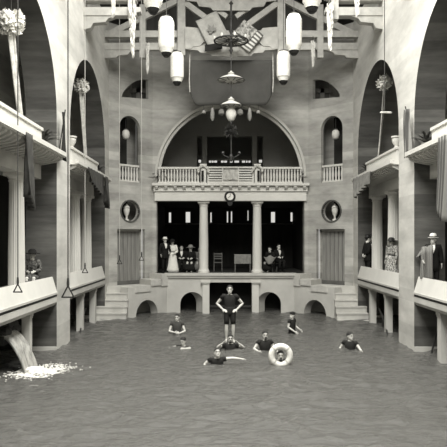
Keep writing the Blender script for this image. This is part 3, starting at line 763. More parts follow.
# ------------------------------------------------------------------ ropes with rings
def ring(px, py, d, w, label, m='roped'):
    c = P(px, py, d); t = thing('ring_trapeze', c, label, 'trapeze', 'hanging trapeze rings over the pool')
    h = w * .95
    a, l, r = c + V((0, 0, h / 2)), c + V((-w / 2, 0, -h / 2)), c + V((w / 2, 0, -h / 2))
    b = MB()
    for p, q in ((a, l), (l, r), (r, a)): b.tube([p, q], .016, 6, True)
    b.build('ring', 'iron', t)
    MB().lathe([(.025, -.02), (.03, .05), (.02, .16)], a, 8).build('swivel', 'iron', t)
    MB().tube([a, (c.x, d, topz(c.x))], .013, 6).build('rope', m, t)
ring(17.8, 288, 14.6, .2, 'triangular swing ring on a rope before the near left gallery')
ring(68, 291.5, 12.9, .25, 'triangular swing ring on a rope before the left pier')
ring(85, 270, 22.0, .2, 'triangular swing ring on a rope before the far left gallery', 'rope')
ring(119.5, 261.5, 25.6, .2, 'triangular swing ring on a rope before the left corner door, on its left', 'rope')
ring(141.5, 258, 25.8, .2, 'triangular swing ring on a rope before the left corner door, on its right', 'rope')
c = P(386, 112.5, 21.0)
t = thing('trapeze_bar', c, 'short white trapeze bar on a rope before the far right arch', 'trapeze')
MB().tube([c + V((-.17, 0, 0)), c + V((.17, 0, 0))], .035, 8, True).build('bar', 'cwhite', t)
MB().tube([c + V((-.05, 0, 0)), V((c.x - .05, c.y, topz(c.x)))], .013, 6).build('rope', 'roped', t)

# ------------------------------------------------------------------ cloths over the balcony edges
def hang(name, top0, top1, drop0, drop1, m, label, cat='cloth', folds=3, amp=.09, nx=24, out=(0, 0, 0)):
    a, c = V(top0), V(top1); nrm = (c - a).cross(V((0, 0, 1))).normalized()
    def fn(u, v):
        p = a.lerp(c, u); dz = drop0 + (drop1 - drop0) * u
        return p + nrm * amp * math.sin(u * folds * 2 * PI + v) * (.3 + v) + V((0, 0, -dz * v)) + (a.lerp(c, .5) - p) * (.25 * v) + V(out) * math.sin(PI * v)
    o = MB().grid(fn, nx, 14).build(name, m, origin=a, smooth=180, thick=.012)
    return tag(o, label, cat)
hang('bunting', (-5.18, 15.05, 6.02), (-5.18, 15.6, 6.02), 1.5, 1.9, 'cdark2', 'dark bunting hanging over the near left balcony edge', 'bunting', 4)
hang('bunting', (5.16, 15.35, 6.02), (5.16, 15.95, 6.02), 2.2, 1.9, 'ribbon', 'long striped bunting hanging over the near right balcony edge', 'bunting', 3)
hang('netting', (-5.17, 22.0, 6.0), (-5.17, 25.0, 6.0), .45, .85, 'cdark2', 'dark netting draped over the far left balcony edge', 'bunting', 6, .06)
hang('netting', (5.17, 23.3, 6.0), (5.17, 26.4, 6.0), .45, .85, 'cmid', 'knotted grey cloth swag hanging from the far right balcony end', 'bunting', 5, .08)
hang('bunting', (-5.17, 25.3, 6.0), (-5.17, 25.9, 6.0), 1.0, 1.3, 'cdark2', 'dark cloth tail at the end of the far left balcony', 'bunting', 3)
# flags on the piers
def pierflag(sg, y, z, label, m):
    x = sg * 5.36; t = thing('pier_flag', (x, y, z), label, 'flag')
    MB().tube([(sg * 5.5, y, z - .45), (sg * 5.28, y - .05, z + .95)], .018, 6).build('staff', 'iron', t)
    def fn(u, v):
        w = .16 + .34 * v
        return (sg * (5.32 + .03 * math.cos(9 * u)) + .05 * math.sin(11 * u + 2 * v), y - .1 + (u - .5) * w + .04 * math.sin(5 * v), z + .85 - 1.35 * v - .25 * abs(u - .4) * v)
    MB().grid(fn, 18, 12).build('cloth', m, t, smooth=180, thick=.01)
pierflag(-1, 19.3, 6.5, 'dark furled flag on the left pier beside the near balcony', 'cblack')
pierflag(1, 19.3, 6.6, 'striped flag draped against the right pier', 'ribbon')

# potted palms
def palm(x, y, z, h, label, n=26, pr=.14):
    t = thing('potted_palm', (x, y, z), label, 'plant')
    MB().lathe([(pr * .7, 0), (pr, .2), (pr * 1.1, .22), (pr * 1.1, .26), (pr * .9, .26)], (x, y, z), 14).build('pot', 'pot', t, smooth=50)
    b = MB()
    for i in range(n):
        a = 2 * PI * i / n * 2.4; e = random.uniform(.5, 1.4); l = h * random.uniform(.75, 1.1); dr = V((math.cos(a), math.sin(a), 0)); sdv = V((-math.sin(a), math.cos(a), 0))
        prev = None; vs = []
        for k in range(6):
            s = k / 5; p = V((x, y, z + .24)) + dr * l * s * math.cos(e) * (1 + .2 * s) + V((0, 0, l * (s * math.sin(e) - .45 * s * s)))
            w = .045 * (1 - .8 * abs(s - .4)); vs += [p - sdv * w, p + sdv * w]
        b.add(vs, [(2 * k, 2 * k + 1, 2 * k + 3, 2 * k + 2) for k in range(5)])
    b.build('fronds', 'leaf', t)
palm(-5.75, 18.45, 6.05, .75, 'spiky palm in a pot at the end of the near left balcony', 36)
palm(-5.7, 26.3, 6.05, .6, 'small palm at the end of the far left balcony')
palm(5.75, 26.2, 6.05, .75, 'small palm at the end of the far right balcony')
palm(5.72, 18.6, 6.05, .7, 'leafy palm at the end of the near right balcony')
palm(-3.35, 29.75, 6.1, .65, 'small palm behind the left end of the centre balcony railing')
palm(3.3, 29.75, 6.1, .6, 'small palm behind the right end of the centre balcony railing')
for sg in (-1, 1):
    y = 21.3
    t = thing('balcony_urn', (sg * 5.58, y, 6.56), 'white urn on the far balcony parapet beside the %s pier' % SIDE[sg], 'urn')
    MB().lathe([(.1, 0), (.06, .06), (.14, .18), (.16, .3), (.12, .33)], (sg * 5.58, y, 6.56), 14).build('bowl', 'white', t, smooth=50)
    MB().lathe([(.12, .33), (.18, .36), (.18, .4)], (sg * 5.58, y, 6.56), 14).build('rim', 'white', t)

# ------------------------------------------------------------------ waterfall, spout, rails
t = thing('rock_spout', (-6.2, 16.2, 1.0), 'dark rocky spout under the near left gallery feeding the waterfall', 'rock')
b = MB()
for i in range(26):
    b.ball((-6.25 + random.uniform(-.5, .28), 16.25 + random.uniform(-.6, .6), 1.08 + random.uniform(-.08, .16)), (random.uniform(.14, .3), random.uniform(.14, .3), random.uniform(.1, .2)), 7, 5)
b.build('rocks', 'rock', t)
MB().box(-7.6, -5.95, 15.7, 16.75, .72, .95).build('stone_lip', 'rock', t)
def fallfn(u, v):
    s = v; x = -6.2 + .80 * s ** .75; z = 1.0 - 1.02 * s * s - .02 * s
    y = 16.2 + (u - .5) * (.85 + .1 * s); k = noise.noise(V((u * 9, s * 1.5, 2))) * .06
    return V((x + k, y, z + k * .3 - .02 * abs(u - .5)))
o = MB().grid(fallfn, 30, 24).build('waterfall', 'fall', origin=(-5.6, 16.2, 0), smooth=180, thick=.06)
tag(o, 'sheet of water falling from the rocky spout into the pool', 'water')
b = MB()
for i in range(1500):
    a = random.gauss(0, 1); c2 = random.gauss(0, 1)
    x = -5.2 + .32 * a + abs(random.gauss(0, 1)) * .14; y = 16.1 + .36 * c2 + .1 * a
    if x < -6.0: continue
    q = math.exp(-((x + 5.3) ** 2 / .18 + (y - 16.1) ** 2 / .2))
    r = random.uniform(.012, .032) * (.6 + q)
    b.ball((x, y, wz(x, y) + r * .2 + .05 * q * random.random()), (r * 1.6, r, r * .55), 5, 4)
tag(b.build('foam', 'foam', origin=(-5, 16.1, 0), smooth=180), 'white foam where the waterfall strikes the pool', 'foam', kind='stuff')
def rail(pts, label):
    t = thing('handrail', pts[0], label, 'handrail')
    MB().tube(pts, .035, 6, True).build('bar', 'iron', t)
    p = V(pts[1]); MB().tube([p, (p.x, p.y, -1.5)], .03, 6, True).build('stanchion', 'iron', t)
rail([(-5.95, 25.2, .62), (-5.85, 24.3, .45), (-5.75, 23.6, .22), (-5.6, 22.6, -.1)], 'dark iron handrail sloping into the water under the far left gallery')
rail([(5.95, 25.1, .62), (5.85, 24.2, .45), (5.7, 23.2, .22), (5.55, 22.2, -.1)], 'dark iron handrail sloping into the water under the far right gallery')
t = thing('leaning_pole', (5.9, 18.75, -.6), 'thin dark pole leaning in the water below the near right gallery', 'pole')
MB().tube([(5.78, 18.75, -.6), (6.25, 18.7, 1.40)], .03, 6, True).build('pole', 'iron', t)

# ------------------------------------------------------------------ furniture in the hall
def table(px, pyt, pyb, d, w, label):
    a = P(px, pyt, d); t = thing('draped_table', (a.x, d, 1.82), label, 'table')
    z = a.z; zb = P(px, pyb, d).z
    MB().grid(lambda u, v: (a.x + (u - .5) * w + 0.0, d - .3 - .02 * math.sin(u * 30) * v, z + (zb - z) * v), 30, 6).build('cloth_front', 'cmid', t, thick=.01)
    MB().box(a.x - w / 2, a.x + w / 2, d - .3, d + .3, z - .03, z).build('table_top', 'cwhite', t)
    for sx in (-1, 1):
        for sy in (-1, 1):
            MB().box(a.x + sx * (w / 2 - .04) - .025, a.x + sx * (w / 2 - .04) + .025, d + sy * .25 - .025, d + sy * .25 + .025, 1.82, z - .03).build('leg', 'trussd', t)
table(242.5, 254.5, 263.5, 30.9, .82, 'small table with a grey cloth beside the right hall column')
t = thing('wooden_chair', (P(218, 0, 31.5).x, 31.5, 1.82), 'dark chair dimly seen in the hall between the columns', 'chair')
cx = WL[t.name].x
MB().box(cx - .22, cx + .22, 31.3, 31.72, 2.24, 2.28).build('seat', 'trussd', t)
for sx in (-1, 1):
    for yy, zt in ((31.33, 2.24), (31.7, 2.75)): MB().box(cx + sx * .2 - .02, cx + sx * .2 + .02, yy - .02, yy + .02, 1.82, zt).build('leg', 'trussd', t)
for k in range(3): MB().box(cx - .2, cx + .2, 31.69, 31.71, 2.42 + k * .12, 2.48 + k * .12).build('back_slat', 'trussd', t)

# ------------------------------------------------------------------ people
def ringpts(c, sx, fy, rx, ry, n=14):
    return [c + sx * rx * math.cos(2 * PI * i / n) + fy * ry * math.sin(2 * PI * i / n) for i in range(n)]
STAND = dict(pel=(0, 0, .95), waist=(0, 0, 1.10), chest=(0, 0, 1.30), neck=(0, .01, 1.49), head=(0, -.015, 1.635),
    shL=(.185, .01, 1.43), elL=(.235, .03, 1.15), wrL=(.25, -.05, .90), shR=(-.185, .01, 1.43), elR=(-.235, .03, 1.15), wrR=(-.25, -.05, .90),
    hipL=(.09, 0, .93), knL=(.10, -.01, .51), anL=(.10, .03, .09), toL=(.12, -.15, .03), hipR=(-.09, 0, .93), knR=(-.10, -.01, .51), anR=(-.10, .03, .09), toR=(-.12, -.15, .03))

def tmp_remesh(mb, vox, name):
    me = mb.mesh(name); o = bpy.data.objects.new(name, me); COL.objects.link(o)
    r = o.modifiers.new('r', 'REMESH'); r.mode = 'VOXEL'; r.voxel_size = vox
    s = o.modifiers.new('s', 'SMOOTH'); s.factor = .4; s.iterations = 2
    dg = bpy.context.evaluated_depsgraph_get(); dg.update()
    m2 = bpy.data.meshes.new_from_object(o.evaluated_get(dg)); bpy.data.objects.remove(o); bpy.data.meshes.remove(me)
    m2.name = name
    for p in m2.polygons: p.use_smooth = True
    return m2

def person(loc, rotz, label, pose={}, h=1.75, outfit='swim', yaw=0, pitch=0, roll=0, hat=None, hair='hair', beard=False, curl=.5, group=None, cloth=None, hands={}, vox=.0095, suitmat='suit'):
    J = {k: V(v) for k, v in STAND.items()}
    for k, v in pose.items(): J[k] = V(v)
    k = h / 1.75
    for q in J: J[q] = J[q] * k
    side = lambda a, b: (J[a] - J[b]).normalized()
    sp = side('hipL', 'hipR'); ss = side('shL', 'shR')
    def torso(grow=0, z0=None):
        pel, wa, ch, nk = J['pel'], J['waist'], J['chest'], J['neck']
        dn = (pel - wa).normalized()
        st = [(pel + dn * .10 * k, .115, .085, 0), (pel + dn * .04 * k, .16, .11, 0), (pel, .165, .112, .1), (pel.lerp(wa, .6), .148, .102, .35), (wa, .142, .10, .5), (wa.lerp(ch, .6), .16, .112, .7), (ch, .172, .12, .85), (ch.lerp(nk, .45), .178, .108, 1), (ch.lerp(nk, .72), .15, .088, 1), (ch.lerp(nk, .9), .085, .068, 1), (nk, .058, .058, 1)]
        R = []
        for i, (c, rx, ry, w) in enumerate(st):
            s = (sp * (1 - w) + ss * w).normalized(); d = (st[min(i + 1, len(st) - 1)][0] - st[max(i - 1, 0)][0]).normalized(); f = d.cross(s).normalized(); s = f.cross(d).normalized()
            R.append((c, s, f, rx * k + grow, ry * k + grow))
        return R
    mb = MB(); TR = torso()
    mb.loft([ringpts(*r) for r in TR])
    mb.tube([J['neck'] - (J['head'] - J['neck']) * .25, J['neck'], J['head'] - (J['head'] - J['neck']) * .3], [.065 * k, .056 * k, .052 * k], 10, True)
    # head
    Rm = Matrix.Rotation(yaw, 3, 'Z') @ Matrix.Rotation(pitch, 3, 'X') @ Matrix.Rotation(roll, 3, 'Y'); hk = k * 1.1
    H = lambda x, y, z: J['head'] + Rm @ (V((x, y, z)) * hk)
    prof = [(-.117, .022, -.075, -.03), (-.105, .042, -.09, .0), (-.075, .057, -.093, .035), (-.035, .067, -.09, .075), (-.005, .072, -.086, .092), (.02, .074, -.092, .099), (.055, .073, -.09, .098), (.085, .06, -.068, .08), (.105, .038, -.04, .05), (.115, .012, -.012, .02)]
    def headring(z, rx, yf, yb, g=0, n=16):
        cy = (yf + yb) / 2; ry = (yb - yf) / 2; return [H((rx + g) * math.cos(2 * PI * i / n), cy + (ry + g) * math.sin(2 * PI * i / n), z) for i in range(n)]
    mb.loft([headring(*p) for p in prof])
    mb.tube([H(0, -.088, .012), H(0, -.105, -.018), H(0, -.112, -.03), H(0, -.095, -.036)], [.009 * hk, .011 * hk, .014 * hk, .010 * hk], 7, True)
    mb.tube([H(-.05, -.082, .027), H(0, -.094, .026), H(.05, -.082, .027)], .009 * hk, 6, True)
    mb.tube([H(-.022, -.092, -.062), H(0, -.1, -.062), H(.022, -.092, -.062)], .009 * hk, 6, True)
    mb.ball(H(0, -.088, -.1), .018 * hk, 8, 6)
    for s in (-1, 1): mb.tube([H(s * .072, .012, .022), H(s * .082, .02, .0), H(s * .075, .012, -.028)], [.012 * hk, .014 * hk, .009 * hk], 6, True)
    # limbs
    for s in 'LR':
        a, e, w = J['sh' + s], J['el' + s], J['wr' + s]
        mb.tube([J['chest'].lerp(J['neck'], .55).lerp(a, .4), a, a.lerp(e, .35), a.lerp(e, .75), e, e.lerp(w, .3), e.lerp(w, .7), w], [q * k for q in (.06, .058, .05, .043, .038, .041, .032, .026)], 12, True)
        dr = V(hands[s]) if s in hands else (w - e); dr = dr.normalized()
        inward = V((-1 if s == 'L' else 1, 0, -.2)); pn = inward - dr * inward.dot(dr)
        if pn.length < .2: pn = V((0, -1, 0)) - dr * (-dr.y)
        if s + 'n' in hands: pn = V(hands[s + 'n']); pn = pn - dr * pn.dot(dr)
        pn.normalize(); sv = dr.cross(pn)
        th = -1 if sv.y > 0 else 1         # thumb on the forward side
        if s + 't' in hands: th = 1 if sv.dot(V(hands[s + 't'])) > 0 else -1
        pr = [ringpts(w + dr * t * k, sv, pn, x * k, y * k, 10) for t, x, y in ((-.01, .026, .02), (.02, .032, .017), (.06, .040, .015), (.088, .040, .013), (.098, .03, .008))]
        mb.loft(pr)
        for q, (o, l) in enumerate(((-.033, .062), (-.011, .078), (.011, .084), (.033, .074))):
            o *= th; p = w + (dr * .086 + sv * o) * k; d2 = (dr + sv * o * 2.0).normalized(); pts = [p]; ang = 0
            for f, cc in ((.42, .35), (.32, .55), (.26, .4)):
                ang += curl * cc; dd = d2 * math.cos(ang) + pn * math.sin(ang); p = p + dd * l * f * k; pts.append(p)
            mb.tube(pts, [.0098 * k, .0092 * k, .0085 * k, .0075 * k], 7, True)
        p = w + (dr * .025 + sv * th * .03) * k; q1 = p + (dr * .6 + sv * th * .75 + pn * .15).normalized() * .038 * k; q2 = q1 + (dr * .85 + sv * th * .3 + pn * .3).normalized() * .032 * k
        mb.tube([p, q1, q2], [.014 * k, .0115 * k, .009 * k], 7, True)
        hp, kn, an, to = J['hip' + s], J['kn' + s], J['an' + s], J['to' + s]
        mb.tube([hp.lerp(J['pel'], .2), hp.lerp(kn, .15), hp.lerp(kn, .6), kn, kn.lerp(an, .3), kn.lerp(an, .75), an], [q * k for q in (.09, .085, .068, .052, .055, .038, .036)], 12, True)
        heel = an + (an - to).normalized() * .035 * k
        mb.tube([heel + V((0, 0, -.03 * k)), an.lerp(to, .35), an.lerp(to, .75), to], [q * k for q in (.032, .036, .034, .022)], 8, True)
    me = tmp_remesh(mb, vox, 'person'); me.materials.clear(); me.materials.append(M['skin'])
    o = bpy.data.objects.new('person', me); COL.objects.link(o); o.location = loc; o.rotation_euler = (0, 0, rotz)
    tag(o, label, 'person', group)
    def kid(name, b, m, smooth=True, thick=0):
        c = bpy.data.objects.new(name, b.mesh(name, smooth=smooth)); c.data.materials.append(M[m] if isinstance(m, str) else m); COL.objects.link(c); c.parent = o
        if thick: md = c.modifiers.new('t', 'SOLIDIFY'); md.thickness = thick; md.offset = 1
        return c
    for s in (-1, 1):
        kid('eye', MB().ball(H(s * .030, -.084, .006), (.013 * hk, .009 * hk, .008 * hk), 8, 6), 'eye')
        kid('eyebrow', MB().tube([H(s * .014, -.1, .03), H(s * .048, -.09, .03)], .005 * hk, 5, True), 'hair')
    kid('mouth', MB().tube([H(-.02, -.1, -.062), H(0, -.107, -.061), H(.02, -.1, -.062)], .005 * hk, 5, True), 'lip')
    if beard:
        kid('moustache', MB().tube([H(-.035, -.096, -.052), H(-.012, -.108, -.045), H(.012, -.108, -.045), H(.035, -.096, -.052)], [.005 * hk, .010 * hk, .010 * hk, .005 * hk], 6, True), 'hair')
    if beard: kid('beard', MB().ball(H(0, -.082, -.098), (.042 * hk, .026 * hk, .026 * hk), 10, 8), 'hair')
    # hair cap
    def hp(u, v):
        a = 2 * PI * u; fr = .5 - .5 * math.sin(a)      # 1 = front
        zl = .078 * fr ** .7 + (-.075) * (1 - fr ** .7); t = v
        z = zl + (.122 - zl) * math.sin(t * PI / 2) ; 
        zz = max(-.117, min(.114, z / 1.03)); 
        for q in range(len(prof) - 1):
            if prof[q][0] <= zz <= prof[q + 1][0]:
                w_ = (zz - prof[q][0]) / (prof[q + 1][0] - prof[q][0]); A, B = prof[q], prof[q + 1]; break
        rx = A[1] + (B[1] - A[1]) * w_; yf = A[2] + (B[2] - A[2]) * w_; yb = A[3] + (B[3] - A[3]) * w_
        g = .011; 
        return H((rx + g) * math.cos(a) * (1 if t < 1 else .05), (yf + yb) / 2 + ((yb - yf) / 2 + g) * math.sin(a) * (1 if t < 1 else .05), z)
    kid('hair', MB().grid(hp, 24, 10), hair)
    if outfit == 'lady': kid('hair_bun', MB().ball(H(0, .1, .03), .05 * hk, 10, 8), hair)
    # clothing
    def sleeve(b, s, f, g0, g1):
        a, e, w = J['sh' + s], J['el' + s], J['wr' + s]; st = J['chest'].lerp(J['neck'], .55).lerp(a, .4)
        path = [(st, .058), (a, .063), (a.lerp(e, .35), .057), (a.lerp(e, .75), .05), (e, .046), (e.lerp(w, .5), .044), (e.lerp(w, .92), .036)][:f]
        b.tube([p for p, r in path], [r * k + g0 + (g1 - g0) * i / max(1, len(path) - 1) for i, (p, r) in enumerate(path)], 12)
    def trouser(b, s, f, g):
        hp_, kn, an = J['hip' + s], J['kn' + s], J['an' + s]
        path = [(hp_.lerp(J['pel'], .25), .098), (hp_.lerp(kn, .15), .096), (hp_.lerp(kn, .55), .08), (hp_.lerp(kn, .86), .068), (kn, .062), (kn.lerp(an, .5), .056), (kn.lerp(an, .96), .054)][:f]
        b.tube([p for p, r in path], [r * k + g for p, r in path], 12)
    cm = cloth or suitmat
    if outfit == 'swim':
        b = MB(); b.loft([ringpts(*r) for r in torso(.012)[:-1]])
        for s in 'LR': sleeve(b, s, 3, .008, .012)
        kid('tunic', b, cm)
        b = MB()
        b.loft([ringpts(*r) for r in torso(.016)[:5]])
        for s in 'LR': trouser(b, s, 4, .004)
        kid('swim_shorts', b, cm)
    elif outfit in ('suit', 'robe'):
        b = MB(); R = torso(.03)[:-1]; c0 = R[0]; dn = (J['pel'] - J['waist']).normalized()
        R2 = [(c0[0] + dn * .16 * k, c0[1], c0[2], .19 * k, .15 * k), (c0[0] + dn * .02, c0[1], c0[2], .19 * k, .145 * k)] + R[2:]
        b.loft([ringpts(*r) for r in R2]); kid('jacket', b, cm)
        for s in 'LR':
            b = MB(); sleeve(b, s, 7, .014, .014); kid('sleeve', b, cm)
            b = MB(); trouser(b, s, 7, .01); kid('trouser_leg', b, cm)
            an, to = J['an' + s], J['to' + s]
            kid('shoe', MB().tube([an + (an - to).normalized() * .04 * k + V((0, 0, -.04 * k)), an.lerp(to, .4), to], [.045 * k, .05 * k, .036 * k], 10, True), 'black')
        f = torso(.04); P4 = []
        for i, hw in ((5, .012), (6, .04), (7, .06), (9, .055)):
            c, s, fy, rx, ry = f[i]; front = fy if fy.y < 0 else -fy
            P4.append((c + front * (ry + .003), s, hw))
        b = MB(); b.add([q for c, s, hw in P4 for q in (c - s * hw, c + s * hw)], [(2 * i, 2 * i + 1, 2 * i + 3, 2 * i + 2) for i in range(3)]); kid('shirt_front', b, 'linen', False, .01)
        kid('collar', MB().lathe([(.066 * k, -.03 * k), (.064 * k, .03 * k)], J['neck'] + V((0, 0, .015)), 14), 'linen')
    elif outfit == 'lady':
        wc, sm = (cloth if isinstance(cloth, tuple) else (cm, cm))
        b = MB(); b.loft([ringpts(*r) for r in torso(.02)[4:-1]])
        kid('bodice', b, wc)
        for s in 'LR': b = MB(); sleeve(b, s, 7, .03, .01); kid('sleeve', b, wc)
        if pose.get('_seated'): pass
        w = J['waist']
        if J['knL'].z > .8 * J['hipL'].z:      # seated: skirt follows the thighs, then falls to the floor
            km = (J['knL'] + J['knR']) / 2; am = (J['anL'] + J['anR']) / 2; X = V((1, 0, 0)); Z = V((0, .3, 1)).normalized(); Y = V((0, 1, .0))
            b = MB().loft([ringpts(w, X, V((0, 1, 0)), .15 * k, .12 * k), ringpts(J['pel'] + V((0, -.02, 0)), X, V((0, .8, .6)).normalized(), .21 * k, .16 * k), ringpts(J['pel'].lerp(km, .6), X, V((0, .3, 1)).normalized(), .23 * k, .12 * k), ringpts(km + V((0, -.03, 0)), X, V((0, .8, .7)).normalized(), .24 * k, .12 * k), ringpts(km.lerp(am, .5) + V((0, -.03, 0)), X, V((0, 1, 0)), .27 * k, .14 * k), ringpts(am + V((0, -.05, .02)), X, V((0, 1, 0)), .32 * k, .2 * k)])
        else:
            n = 28; prof2 = [(.15, 0), (.19, -.12), (.22, -.25), (.27, -.55), (.34, -.9), (.38, -w.z / k + .02)]; R = []
            for r, dz in prof2:
                R.append([w + V((r * k * math.cos(2 * PI * i / n) * (1 + .05 * (i % 2) * min(1, -dz)), r * k * .9 * math.sin(2 * PI * i / n), dz * k)) for i in range(n)])
            b = MB().loft(R)
        kid('skirt', b, sm)
        kid('belt', MB().lathe([(.17 * k, -.02), (.172 * k, .03)], w, 18, squash=(1, .78)), 'black')
        kid('collar', MB().lathe([(.07 * k, -.04 * k), (.062 * k, .04 * k)], J['neck'] + V((0, 0, .01)), 14), 'linen')
    if hat:
        kind, hm, band = hat; c = (0, .004, 0)
        hb = Rm.to_4x4(); 
        def hl(prof_, n=24, sq=1.15): 
            return MB().add([H(r * math.cos(2 * PI * i / n), .004 + r * sq * math.sin(2 * PI * i / n), z) for r, z in prof_ for i in range(n)], [(q * n + i, q * n + (i + 1) % n, (q + 1) * n + (i + 1) % n, (q + 1) * n + i) for q in range(len(prof_) - 1) for i in range(n)] + [tuple((len(prof_) - 1) * n + i for i in range(n)), tuple(range(n - 1, -1, -1))])
        if kind == 'bowler': ho = kid('bowler_hat', hl([(.09, .052), (.135, .055), (.14, .07), (.093, .066), (.094, .12), (.08, .165), (.045, .185), (.01, .19)]), hm)
        elif kind == 'boater': ho = kid('straw_hat', hl([(.09, .055), (.15, .055), (.15, .065), (.092, .068), (.09, .15), (.085, .155), (.01, .158)]), hm)
        elif kind == 'wide': ho = kid('wide_hat', hl([(.09, .05), (.22, .045), (.23, .06), (.12, .075), (.11, .14), (.07, .18), (.01, .19)]), hm)
        else: ho = kid('swim_cap', hl([(.082, .02), (.09, .06), (.078, .1), (.045, .128), (.01, .132)]), hm)
        if band:
            kid('hat_band', hl([(.096, .07), (.096, .10), (.0955, .1)]), band)
    return o, J, kid, H

Z0 = -1.45
def at(px, py_w): d = CAMZ * F / (py_w - 240); return (px - 221.5) * d / F + CAMX, d
# 1+2 the stunt pair
x, d = at(230.5, 348)
o, J, kid, H = person((x, d - .02, -1.30), 0, 'bearded swimmer neck deep, steadying the man standing on his shoulders', dict(
    elL=(.42, -.05, 1.36), wrL=(.26, -.16, 1.50), elR=(-.42, -.05, 1.36), wrR=(-.26, -.16, 1.50), shL=(.20, .01, 1.40), shR=(-.20, .01, 1.40)), h=1.72, beard=True, hands=dict(L=(-.6, .5, .5), R=(.6, .5, .5)))
person((x - .02, d + .1, .16), 0, 'man in dark bathing suit standing hands on hips above the pool', dict(
    elL=(.40, .10, 1.19), wrL=(.215, -.04, 1.02), elR=(-.40, .10, 1.19), wrR=(-.215, -.04, 1.02), toL=(.13, -.14, .03), toR=(-.13, -.14, .03), knL=(.105, -.03, .51), knR=(-.105, -.03, .51)), h=1.80, hands=dict(L=(-.7, -.5, -.3), R=(.7, -.5, -.3), Ln=(-.2, .6, -.4), Rn=(.2, .6, -.4)), curl=.4)
# 3 boy with folded arms and the swimmer before him
x, d = at(177, 333)
person((x, d, -.98), .1, 'boy in dark bathing tunic standing waist deep with folded arms', dict(
    elL=(.30, -.10, 1.12), wrL=(.10, -.24, 1.06), elR=(-.30, -.10, 1.12), wrR=(-.10, -.23, 1.09)), h=1.66, hands=dict(L=(-1, -.1, 0), R=(1, -.1, 0), Ln=(0, 1, 0), Rn=(0, 1, 0)), suitmat='suitm', yaw=-.3)
x, d = at(183.5, 347)
person((x, d, -1.38), -.5, 'swimmer with raised bare arms crouching in front of the boy with folded arms', dict(
    elL=(.36, -.16, 1.44), wrL=(.28, -.36, 1.46), elR=(-.40, -.10, 1.40), wrR=(-.32, -.34, 1.42)), h=1.68, pitch=.25)
# 4 swimmer lying low in the water
x, d = at(217, 365)
person((x, d, -1.22), .2, 'swimmer low in the water with one arm stretched to the right', dict(
    elL=(.42, -.05, 1.46), wrL=(.66, -.10, 1.44), elR=(-.34, .06, 1.30), wrR=(-.40, -.14, 1.10), neck=(0, -.03, 1.50), head=(0, -.06, 1.63)), h=1.68, hands=dict(L=(1, -.1, -.05), Ln=(0, 0, -1)), pitch=-.35)
# 5 man left of the ring
x, d = at(265, 350)
person((x, d, -1.16), .15, 'moustached man shoulder deep in the pool left of the white ring', dict(
    elL=(.30, -.05, 1.22), wrL=(.34, -.28, 1.14), elR=(-.36, -.06, 1.22), wrR=(-.26, -.30, 1.17)), h=1.74, beard=True)
# 6 man in lifebuoy
x, d = at(280, 364)
person((x, d, -1.33), 0, 'man with a moustache looking through the white swim ring', dict(
    elL=(.30, -.10, 1.25), wrL=(.30, -.30, 1.22), elR=(-.30, -.10, 1.25), wrR=(-.30, -.30, 1.22), neck=(0, -.05, 1.48), head=(0, -.15, 1.605)), h=1.74, beard=True)
t = thing('swim_ring', (x, d - .20, .26), 'white swim ring standing upright around the moustached man', 'swim ring')
MB().torus((x, d - .20, .27), .25, .084, 'y', 40, 14).build('ring_tube', 'ring', t, smooth=180)
for i in range(4):
    a = PI / 4 + i * PI / 2; b = MB(); c = V((x + .25 * math.cos(a), d - .20, .27 + .25 * math.sin(a)))
    tang = V((-math.sin(a), 0, math.cos(a))); rd = V((math.cos(a), 0, math.sin(a)))
    b.loft([[c + tang * s + (rd * math.cos(q) + V((0, 1, 0)) * math.sin(q)) * .087 for q in [2 * PI * j / 14 for j in range(14)]] for s in (-.022, .022)])
    b.build('canvas_band', 'cwhite', t)
# 7 woman side on
x, d = at(292, 333)
person((x, d, -.86), .95, 'swimmer in dark cap and tunic turned to the left, waist deep', dict(
    elL=(.25, -.02, 1.18), wrL=(.27, -.20, 1.05), elR=(-.26, .02, 1.18), wrR=(-.2, -.24, 1.02)), h=1.62, hat=('cap', 'suit', None), yaw=-1.9)
# 8 swimmer on the right
x, d = at(350, 349)
person((x, d, -1.18), -.5, 'dark haired swimmer on the right looking away, shoulder deep', dict(
    elL=(.36, -.10, 1.24), wrL=(.46, -.26, 1.22), elR=(-.32, .0, 1.22), wrR=(-.3, -.24, 1.16)), h=1.70, yaw=1.2)

FZ = 1.82
def hp(px, d): return P(px, 0, d).x
V12 = .013
# people in the hall, left of the column
person((hp(165, 30.2), 30.2, FZ), .4, 'man in dark suit and white hat standing at the left end of the hall', dict(
    elL=(.27, -.02, 1.14), wrL=(.17, -.22, 1.02), elR=(-.27, .02, 1.15), wrR=(-.25, -.1, .9)), h=1.68, outfit='suit', cloth='wool', hat=('boater', 'linen', None), vox=V12)
person((hp(172.5, 30.35), 30.35, FZ), -.1, 'woman in a white blouse and skirt standing second from the left in the hall', dict(
    elL=(.25, .02, 1.14), wrL=(.14, -.2, 1.04), elR=(-.25, .02, 1.14), wrR=(-.14, -.2, 1.02)), h=1.56, outfit='lady', cloth=('linen', 'linen'), hat=('wide', 'wool', None), vox=V12)
SIT = dict(pel=(0, .05, .52), waist=(0, .06, .67), chest=(0, .05, .87), neck=(0, .05, 1.06), head=(0, .03, 1.205), shL=(.185, .05, 1.0), shR=(-.185, .05, 1.0),
           elL=(.24, .0, .74), wrL=(.12, -.2, .70), elR=(-.24, .0, .74), wrR=(-.12, -.2, .70), hipL=(.09, .04, .50), hipR=(-.09, .04, .50), knL=(.11, -.38, .50), knR=(-.11, -.38, .50), anL=(.11, -.36, .09), anR=(-.11, -.36, .09), toL=(.12, -.54, .03), toR=(-.12, -.54, .03))
